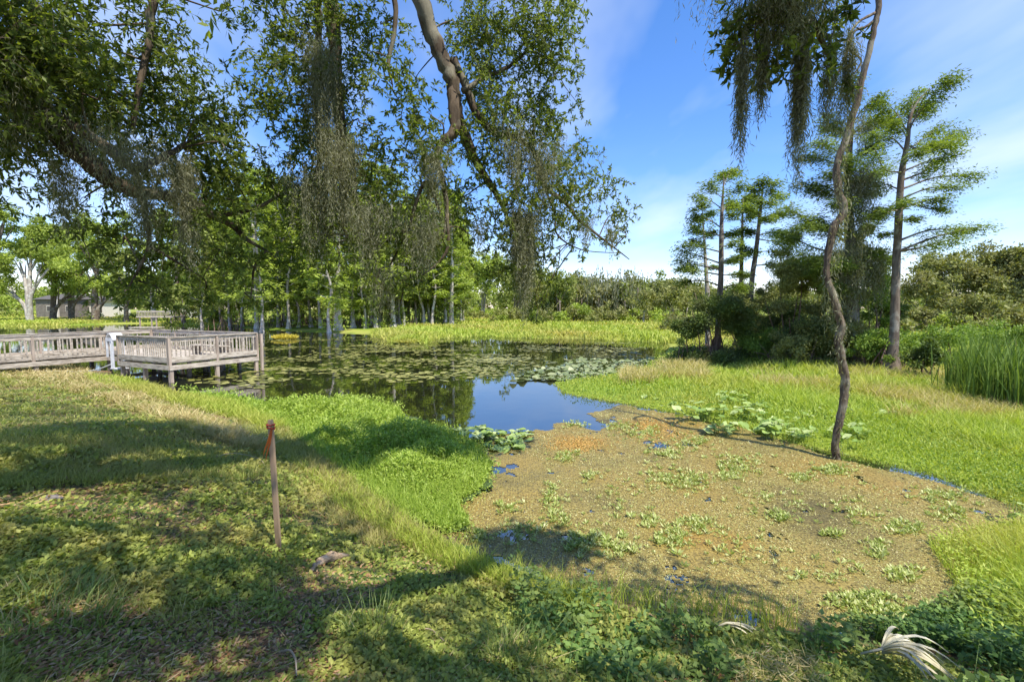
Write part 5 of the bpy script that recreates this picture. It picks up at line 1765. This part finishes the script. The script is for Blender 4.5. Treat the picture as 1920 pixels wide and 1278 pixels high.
for px in np.arange(-500, 2400, 9):
    d = rng.uniform(140, 200)
    s_ = d / FPX
    h = rng.uniform(34, 52)
    lumps(mbL, PD(px, 590 - h * .5, d), np.array([26 * s_, 20 * s_, h * s_ * .55]), 8, 26, 1.3, .7, .4, int(rng.random() < .4))
for k in range(260):      # farther still, closing the horizon both ways
    px = rng.uniform(-900, 2800)
    d = rng.uniform(150, 230)
    s_ = d / FPX
    h = rng.uniform(30, 58) if px > 1000 or px < 380 else rng.uniform(60, 150)
    lumps(mbL, PD(px, 588 - h * .5, d), np.array([36 * s_, 36 * s_, h * s_ * .6]), int(9 + h / 10), 26, 1.5, .8, .4, int(rng.random() < .4))
mbL.merge(mbT)
tag(mbL.build('far_woods', [M['far_dark'], M['olive_leaf'], M['cyp_bark'], M['moss']]), 'far continuous treeline of mixed woods across the meadow', 'woods', kind='stuff')
mbL = MB()
for px in np.arange(850, 1290, 5.5):
    d = rng.uniform(84, 104) if px > 930 else rng.uniform(104, 150)
    s_ = d / FPX
    c = PD(px, 0, d)
    h = rng.uniform(1.6, 4.2)
    c[2] = h * .45
    lumps(mbL, c, np.array([1.7, 1.4, h * .6]), 6, 42, .55, .26, .45, int(rng.choice([0, 1, 1])), .1)
for px in np.arange(1260, 2100, 8):
    d = rng.uniform(40, 62)
    c = PD(px, 0, d)
    h = rng.uniform(1.2, 3.0)
    c[2] = h * .45
    lumps(mbL, c, np.array([1.3, 1.1, h * .6]), 6, 40, .34, .16, .45, int(rng.choice([0, 1, 1])), .1)
tag(mbL.build('edge_shrubs', [M['far_cyp'], M['olive_leaf']]), 'low scrub fringing the meadow under the far treeline', 'shrubs', kind='stuff')
# trees in front of that treeline
MT = 'trees standing along the far meadow edge'
broadleaf('broadleaf_tree', 'bright tall bushy tree left of the small sky gap over the meadow', (845, 606), [(848, 540, 36, 60), (852, 470, 30, 46)], 74, 'far_cyp', 'pale_bark', .5, .24, MT, 1.9, .28, nl=18)
broadleaf('broadleaf_tree', 'mid green tree behind the small pink house across the meadow', (905, 596), [(905, 530, 32, 50), (930, 505, 26, 34)], 118, 'far_cyp', 'pale_bark', .7, .34, MT, 1.7, .3)
broadleaf('broadleaf_tree', 'dark round tree right of the small pink house behind hanging moss', (965, 598), [(965, 545, 34, 46), (1005, 530, 30, 44)], 104, 'far_dark', 'cyp_bark', .6, .3, MT, 1.9, .3)
broadleaf('broadleaf_tree', 'dark evergreen standing taller than the woods at the end of the moss beard', (1050, 600), [(1050, 540, 28, 42)], 96, 'far_dark', 'cyp_bark', .55, .26, MT, 2, .25)
broadleaf('broadleaf_tree', 'leaning pale limbed scrub tree at the right end of the meadow', (1205, 602), [(1215, 568, 36, 30)], 84, 'olive_leaf', 'pale_bark', .5, .24, MT, 1.5, .22)
broadleaf('broadleaf_tree', 'low round shrubby tree in the middle of the far meadow edge', (1075, 602), [(1085, 582, 24, 18)], 90, 'far_cyp', 'cyp_bark', .45, .22, MT, 1.7, .15)
broadleaf('broadleaf_tree', 'grey green bushy tree beside the dark right hand bush across the inlet', (1262, 602), [(1262, 560, 28, 40)], 80, 'olive_leaf', 'cyp_bark', .5, .24, MT, 1.8, .2)

# left cypress stand: four kinds built once, then copied


def stand_tree(H, r, seed_bend, nb, spread, bare):
    mbT, mbL = MB(), MB()
    P = [np.array([0, 0, -.4])]
    for f in (.12, .3, .55, .8, 1.0):
        P.append(np.array([rng.normal() * seed_bend * f, rng.normal() * seed_bend * f, H * f]))
    Q_, R_ = trunk_tube(mbT, P, [r, r * .8, r * .7, r * .55, r * .35, r * .08], 0, .75, .7, 8, .04, 30)
    for k in range(nb):
        f = bare + (1 - bare) * (k + rng.random()) / nb
        i = min(int(f * 29), 28)
        a = k * 2.4 + rng.normal() * .4
        ln = spread * (1.05 - .75 * (f - bare) / (1 - bare)) * rng.uniform(.55, 1.15)
        e = Q_[i] + np.array([math.cos(a) * ln, math.sin(a) * ln, ln * rng.uniform(.0, .45)])
        flat_branch(mbL, mbT, Q_[i], e, .05, 11, 1.6, .55, .2, 12, 0, .1, .2)
    # a few low sprouts
    for k in range(5):
        q = Q_[0] + np.array([rng.normal() * .7, rng.normal() * .7, rng.uniform(.8, 4)])
        leafball(mbL, q, rng.uniform(.4, .8), 26, .4, .16)
    return mbT, mbL


kinds = [stand_tree(23, .30, .5, 50, 3.4, .22), stand_tree(21, .22, .7, 46, 3.0, .30), stand_tree(25, .42, .4, 54, 3.8, .26), stand_tree(18, .17, .9, 40, 2.6, .25), stand_tree(22, .26, 1.2, 44, 3.2, .35)]
protos = []
stand = [  # px, py(base), kind, scale, label
    (432, 612, 1, .9, 'thin pale cypress trunk behind the left end of the deck railing'),
    (455, 614, 3, 1, 'slender cypress sapling rising behind the deck bench'),
    (482, 617, 0, 1, 'straight pale cypress directly behind the deck corner post'),
    (491, 622, 1, .95, 'pale twin trunk cypress standing in water by the deck corner post'),
    (522, 615, 3, 1.1, 'thin cypress at the back left of the golden grass islet'),
    (541, 618, 1, 1, 'pale cypress behind the golden grass islet'),
    (560, 616, 3, 1.1, 'thin white cypress trunk just right of the golden grass islet'),
    (584, 615, 4, .9, 'bent thin cypress midway between the islet and the buttressed cypress'),
    (602, 617, 1, 1, 'slim cypress immediately left of the buttressed cypress'),
    (618, 624, 3, 1.1, 'thin cypress standing in front of the buttressed cypress'),
    (634, 621, 2, 1.1, 'thickest cypress of the stand with a broad grey buttressed foot'),
    (662, 617, 0, .95, 'straight cypress right of the buttressed cypress'),
    (684, 618, 3, 1, 'thin cypress at the shady gap right of the buttressed cypress'),
    (705, 616, 4, 1, 'leaning cypress at the start of the far meadow'),
    (737, 615, 2, .95, 'stout pale cypress near the green islet with stringy vines'),
    (750, 612, 1, 1, 'pale cypress close behind the stout one near the green islet'),
    (780, 610, 0, .9, 'cypress with flared brown roots on the meadow corner'),
    (797, 607, 4, .8, 'short leaning cypress at the root tangle on the meadow corner'),
    (815, 606, 3, .95, 'thin cypress left of the bright bushy tree'),
]
GS = 'pale cypresses in the stand across the pond'
first = {}
for (px, py, k, sc, lab) in stand:
    b_ = PZ(px, py)
    b_[2] = max(0.0, float(Hgt(b_[0], b_[1])))
    root = thing('cypress_tree', lab, 'tree', tuple(b_), GS)
    root.rotation_euler = (0, 0, rng.random() * 6.28)
    root.scale = (sc, sc, sc * rng.uniform(.92, 1.08))
    if k not in first:
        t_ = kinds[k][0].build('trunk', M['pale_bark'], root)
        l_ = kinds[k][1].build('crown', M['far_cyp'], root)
        first[k] = (t_, l_)
    else:
        for o_ in first[k]:
            c_ = o_.copy()
            COL.objects.link(c_)
            c_.parent = root
# the swamp wood behind and its understory: one mass
mbL = MB()
for k in range(64):
    px = rng.uniform(330, 872)
    d = rng.uniform(70, 100)
    b_ = PD(px, 600, d)
    b_[2] = 0
    kk = kinds[int(rng.integers(0, 5))]
    s_ = rng.uniform(.75, 1.15)
    rt = rng.random() * 6.28
    mbL.merge(kk[0], loc=b_, scale=s_, rot=rt)
    tmp = MB()
    tmp.merge(kk[1], loc=b_, scale=s_, rot=rt)
    for q, m_, sm in tmp.q: mbL.q.append((q + mbL.n, 1 + (k % 3 == 0), sm))
    mbL.v += tmp.v
    mbL.n += tmp.n
for k in range(250):
    px = rng.uniform(370, 872)
    d = rng.uniform(70, 88) if px < 690 else rng.uniform(82, 96)
    c = PD(px, rng.uniform(440, 606), d)
    lumps(mbL, c, np.array([1.6, 1.3, 1.5]) * rng.uniform(.6, 1.3), 5, 36, .5, .22, .45, int(rng.choice([1, 1, 2])))
for k in range(60):       # brown stems at the water edge
    p = PZ(rng.uniform(410, 820), rng.uniform(608, 617))
    for j in range(4):
        q = p + rng.normal(size=3) * [.8, .5, 0]
        q[2] = -.1
        tube(mbL, [q, q + UP * rng.uniform(.6, 2.2) + rng.normal(size=3) * .25], [.07, .03], 4, 3, 0, False)
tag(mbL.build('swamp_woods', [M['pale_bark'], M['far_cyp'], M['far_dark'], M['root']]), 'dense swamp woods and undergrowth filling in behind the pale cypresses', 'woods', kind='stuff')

# trees on the far left lawn
GL = 'trees on the lawn across the pond on the left'
for (lab, base, crs, d, mt, bk, tr) in (
        ('pale forked tree on the far left lawn before the grey house', (55, 587), [(36, 480, 52, 56), (92, 490, 44, 50), (60, 440, 44, 36), (20, 540, 30, 26)], 98, 'far_cyp', 'pale_bark', .5),
        ('tree at the left picture edge with a high ragged top', (-22, 588), [(-18, 500, 50, 70), (8, 410, 22, 28)], 96, 'far_cyp', 'cyp_bark', .6),
        ('tree with layered bright boughs left of the white porch posts', (98, 586), [(115, 450, 52, 38), (108, 510, 44, 34), (130, 545, 34, 18)], 104, 'far_cyp', 'cyp_bark', .5),
        ('leafy tree shading the grey house roof', (133, 588), [(150, 470, 56, 50), (125, 530, 40, 30), (170, 535, 36, 24)], 106, 'far_cyp', 'cyp_bark', .45),
        ('wide spreading bright tree with a low branch before the pale house', (178, 588), [(190, 440, 60, 50), (180, 500, 56, 44), (215, 540, 46, 30)], 96, 'far_cyp', 'cyp_bark', .55),
        ('dark shaded tree between the pale house and the small dock', (236, 592), [(240, 560, 34, 30), (236, 500, 40, 50)], 92, 'far_dark', 'cyp_bark', .4),
        ('feathery light green tree above the small dock', (288, 592), [(285, 540, 42, 40), (290, 480, 44, 46)], 92, 'far_cyp', 'pale_bark', .35),
        ('tall bright tree behind the small dock and its railing', (330, 594), [(330, 450, 60, 60), (330, 520, 50, 60)], 90, 'far_cyp', 'cyp_bark', .45),
        ('dark green tree right of the small dock at the water edge', (345, 606), [(350, 572, 38, 32), (330, 560, 30, 26)], 80, 'far_dark', 'cyp_bark', .3),
        ('tall green tree before the left end of the cypress stand', (392, 606), [(400, 440, 56, 70), (395, 540, 46, 56)], 82, 'far_cyp', 'pale_bark', .4)):
    zb = float(Hgt(*PD(base[0], base[1], d)[:2]))
    broadleaf('lawn_tree', lab, base, crs, d, mt, bk, .62, .26, GL, 1.5, tr, nl=16, sub=.36, zb=zb)
mb = MB()
for k in range(60):
    px = rng.uniform(-200, 420)
    d = rng.uniform(118, 150)
    c = PD(px, rng.uniform(530, 585), d)
    lumps(mb, c, np.array([4, 3, 4.0]) * rng.uniform(.6, 1.3), 8, 34, .9, .4, .4, int(rng.random() < .5))
for k in range(16):
    px = rng.uniform(150, 420)
    d = rng.uniform(88, 110)
    c = PD(px, rng.uniform(586, 596), d)
    lumps(mb, c, np.array([2.2, 1.6, 1.0]) * rng.uniform(.6, 1.2), 5, 34, .5, .24, .45, 1)
tag(mb.build('background_shrubs', [M['far_cyp'], M['far_dark']]), 'green undergrowth and hedge mass round the houses on the far left', 'shrubs', kind='stuff')

# houses
for (x0, x1, ytop, yb, d, wall, lab, win, posts) in (
        (68, 152, 561, 585, 116, 'house_wall', 'long low grey house with white porch posts behind the far left lawn', [(92, 8), (128, 9)], [115, 138]),
        (150, 196, 565, 585, 118, 'house_white', 'pale house with dark windows to the right of the grey house', [(163, 7), (176, 9), (188, 5)], []),
        (312, 330, 560, 588, 112, 'house_white', 'narrow white house front glimpsed above the small dock', [(319, 4)], []),
        (889, 913, 562, 584, 150, 'house_pink', 'small pinkish house across the meadow between the trees', [(899, 7)], [])):
    s_ = d / FPX
    c = PD((x0 + x1) / 2, yb, d)
    zb = float(Hgt(c[0], c[1])) - .3
    wd = (x1 - x0) * s_
    zt = PD(x0, ytop, d)[2]
    dp = 8.0
    root = thing('house', lab, 'house', (c[0], c[1], zb))
    o_ = np.array(root.location)
    mb = MB()
    box(mb, (c[0], c[1] + dp / 2, (zb + zt) / 2), (wd, dp, zt - zb))
    mb.build('wall', M[wall], root, o_)
    mb = MB()
    e = .5
    V = [(c[0] - wd / 2 - e, c[1] - e, zt), (c[0] + wd / 2 + e, c[1] - e, zt), (c[0] + wd / 2 + e, c[1] + dp + e, zt), (c[0] - wd / 2 - e, c[1] + dp + e, zt), (c[0] - wd / 2 + 1, c[1] + dp / 2, zt + 1.5), (c[0] + wd / 2 - 1, c[1] + dp / 2, zt + 1.5)]
    mb.add(np.array(V) + [0, 0, .01], [[0, 1, 5, 4], [2, 3, 4, 5], [3, 2, 1, 0]], [[1, 2, 5], [3, 0, 4]])
    mb.build('roof', M['roof'], root, o_)
    for (wx, ww) in win:
        p = PD(wx, (ytop + yb) / 2 + 1, d)
        mb = MB()
        box(mb, (p[0], c[1] - .02, (zb + zt) / 2 + .2), (ww * s_ + .2, .06, 1.5))
        f_ = mb.build('window', M['house_white'] if wall != 'house_white' else M['house_wall'], root, o_)
        mb = MB()
        box(mb, (p[0], c[1] - .06, (zb + zt) / 2 + .2), (ww * s_, .03, 1.25))
        mb.build('pane', M['glass'], f_, o_)
    for wx in posts:
        p = PD(wx, yb, d)
        mb = MB()
        box(mb, (p[0], c[1] - .9, (zb + zt) / 2), (.42, .42, zt - zb - .04))
        mb.build('porch_post', M['house_white'], root, o_)

# ------------------------------------------------------------------ survey stake, driftwood, fronds, sticks
def gpt(px, py):
    c = PZ(px, py, 1.2)
    for _ in range(12):
        c = PZ(px, py, float(Hgt(c[0], c[1])))
    return c


b0 = gpt(523, 1037)
t0 = PD(507, 787, b0[1] - .02)
sk = thing('survey_stake', 'thin wooden survey stake with orange ribbon stuck in the near bank', 'stake', tuple(b0))
ax = unit(t0 - b0)
sx_ = unit(np.cross(ax, (0.15, 1, 0)))
mb = MB()
hw, th = .024, .012
Ls = np.linalg.norm(t0 - b0)
rows = []
for k, f in enumerate((-.12, .0, .3, .6, .85, .97, 1.0)):
    w_ = hw * (1 if f < .9 else .92) * (1 + .04 * rng.normal())
    p = b0 + ax * Ls * f
    fw = np.cross(sx_, ax)
    rows += [p - sx_ * w_ - fw * th, p + sx_ * w_ - fw * th, p + sx_ * w_ + fw * th, p - sx_ * w_ + fw * th]
q = []
for k in range(6):
    for j in range(4):
        q.append([k * 4 + j, k * 4 + (j + 1) % 4, k * 4 + 4 + (j + 1) % 4, k * 4 + 4 + j])
q.append([24, 25, 26, 27])
mb.add(rows, q)
mb.build('shaft', M['stake'], sk, b0)
mb = MB()
fw = np.cross(sx_, ax)
for f in (.945, .965):
    p = b0 + ax * Ls * f
    ring = [p + sx_ * (hw + .006) * math.cos(a_) * 1.15 + fw * (th + .006) * math.sin(a_) * 1.5 + ax * rng.normal() * .006 for a_ in np.linspace(0, 2 * PI, 13)]
    tube(mb, ring, .007, 5, 0, .2)
mb.build('ribbon_knot', M['ribbon_knot'], sk, b0)
mb = MB()
for off, w_ in ((0, .011), (.012, .008)):
    a0 = b0 + ax * Ls * .95 - sx_ * .022 - np.array([0, .016, 0])
    e0 = PD(494 + off * 400, 857 + off * 900, b0[1] - .05)
    Q_, _r = smooth([a0, a0 * .55 + e0 * .45 + [.006, 0, .01], a0 * .2 + e0 * .8 + [-.008, 0, 0], e0], [1, 1, 1, 1], 9)
    sd2 = np.array([1, 0.4, 0]) * w_
    tw = np.linspace(0, 2.2, 9)
    V = []
    for p, t_ in zip(Q_, tw):
        s_ = np.array([math.cos(t_), math.sin(t_), 0]) * w_
        V += [p - s_, p + s_]
    mb.add(V, [[2 * k, 2 * k + 1, 2 * k + 3, 2 * k + 2] for k in range(8)], None, 0, True)
mb.build('ribbon', M['ribbon'], sk, b0)

mb = MB()
dl = [gpt(583, 1070), gpt(600, 1060), gpt(622, 1052), gpt(655, 1046)]
for p, z in zip(dl, (.01, .035, .045, .03)): p[2] += z
Q_, R_ = smooth(dl, [.012, .035, .045, .016], 14)
tube(mb, Q_ + rng.normal(size=Q_.shape) * .006, R_ * rng.uniform(.75, 1.2, 14), 10, 0, .2)
a_, r_ = smooth([Q_[6], Q_[6] + [.03, .05, .03], Q_[6] + [.07, .09, .035]], [.022, .016, .006], 7)
tube(mb, a_, r_, 7, 0, .2)
tag(mb.build('driftwood', M['driftwood'], None, tuple(dl[1])), 'pale broken chunk of driftwood lying near the foot of the stake', 'driftwood')
for pl, lab in (([(528, 1230), (545, 1243), (555, 1262), (556, 1275)], 'pale bent stick lying on creeping leaves at the bottom edge'), ([(770, 1190), (805, 1198), (835, 1222)], 'thin tan stick below the driftwood and stake'),
                ([(1235, 1108), (1262, 1128), (1290, 1160)], 'pale dead reed sticking up from the weeds at the water edge'), ([(400, 860), (440, 858), (485, 868), (500, 880)], 'grey twig arching over the grass left of the stake')):
    pts = [gpt(*p) for p in pl]
    for k, p in enumerate(pts): p[2] += .03 + (.05 if k in (1, 2) else 0)
    Q_, R_ = smooth(pts, [.006] * len(pts), 16)
    mb = MB()
    tube(mb, Q_, R_ * np.linspace(1.2, .6, 16), 6, 0, .12)
    tag(mb.build('stick', M['twig'], None, tuple(pts[1])), lab, 'stick')


def frond(c, az0, spread, n, L, up, lab):
    mb = MB()
    for k in range(n):
        a = az0 + spread * (k / (n - 1) - .5) + rng.normal() * .05
        d = np.array([math.cos(a), math.sin(a), 0])
        s_ = np.array([-d[1], d[0], 0])
        ll = L * (1 - .25 * abs(k / (n - 1) - .5)) * rng.uniform(.7, 1.05)
        f = np.linspace(0.03, 1, 7)
        z = up * rng.uniform(.6, 1.25) * np.sin(f * PI * .8) * (1 - .3 * f) - rng.uniform(.02, .09) * f ** 2
        w_ = (.014 if n > 10 else .0115) * np.sin(np.clip(f, 0, 1) * PI * .9 + .2)
        d = d + s_ * rng.normal() * .12
        P = c + d * ll * f[:, None] + np.array([0, 0, 1.0]) * (z + rng.normal() * .01)[:, None]
        V = np.stack([P - s_ * w_[:, None], P + np.array([0, 0, -.008]), P + s_ * w_[:, None]], 1).reshape(-1, 3)
        qs = []
        for j in range(6):
            qs += [[3 * j, 3 * j + 1, 3 * j + 4, 3 * j + 3], [3 * j + 1, 3 * j + 2, 3 * j + 5, 3 * j + 4]]
        mb.add(V, qs)
    tube(mb, [c - np.array([math.cos(az0), math.sin(az0), 0]) * .12 + [0, 0, -.06], c + [0, 0, .015], c + np.array([math.cos(az0), math.sin(az0), 0]) * .06 + [0, 0, .02]], [.008, .01, .012], 6)
    tag(mb.build('palm_frond', M['frond'], None, tuple(c)), lab, 'palm frond')


c = gpt(1648, 1266)
frond(c + [0, 0, .2], math.radians(-24), 1.9, 22, .46, .15, 'dry cream fan shaped palm frond fallen on the lower right bank')
c = gpt(1362, 1188)
frond(c + [0, 0, .09], math.radians(-14), .4, 7, .33, .03, 'narrow dry palm frond half folded in the weeds at the water edge')
mb = MB()
B = in_px([(1360, 1235), (1530, 1235), (1545, 1300), (1380, 1300)], 900, .6, True)
n = len(B)
B[:, 2] += .12 * rng.random(n)
leaf(mb, B, np.hstack([rng.normal(size=(n, 2)), .35 * rng.normal(size=(n, 1))]), .04 + .1 * rng.random(n), .006, 0)
tag(mb.build('straw_heap', M['straw'], None, tuple(B[0])), 'golden heap of dry roots and straw at the bottom edge', 'straw heap')
mb = MB()
for (px, py, r) in ((92, 935, .055), ):
    c = gpt(px, py)
    n = 60
    th = rng.random(n) * 6.28
    u_ = unit(rng.normal(size=(200, 3)))
k, j = 8, 12
V = []
for a_ in range(k):
    for b_ in range(j):
        ph, tt = PI * (a_ + .5) / k, 2 * PI * b_ / j
        V.append(c + np.array([math.sin(ph) * math.cos(tt) * .1, math.sin(ph) * math.sin(tt) * .075, math.cos(ph) * .022 + .004]) * (1 + .16 * rng.normal()))
mb.add(V, [[a_ * j + b_, a_ * j + (b_ + 1) % j, (a_ + 1) * j + (b_ + 1) % j, (a_ + 1) * j + b_] for a_ in range(k - 1) for b_ in range(j)], None, 0, True)
tag(mb.build('stone', M['stone'], None, tuple(c)), 'flat grey lump of stone in the sunny patch of the left bank', 'stone')
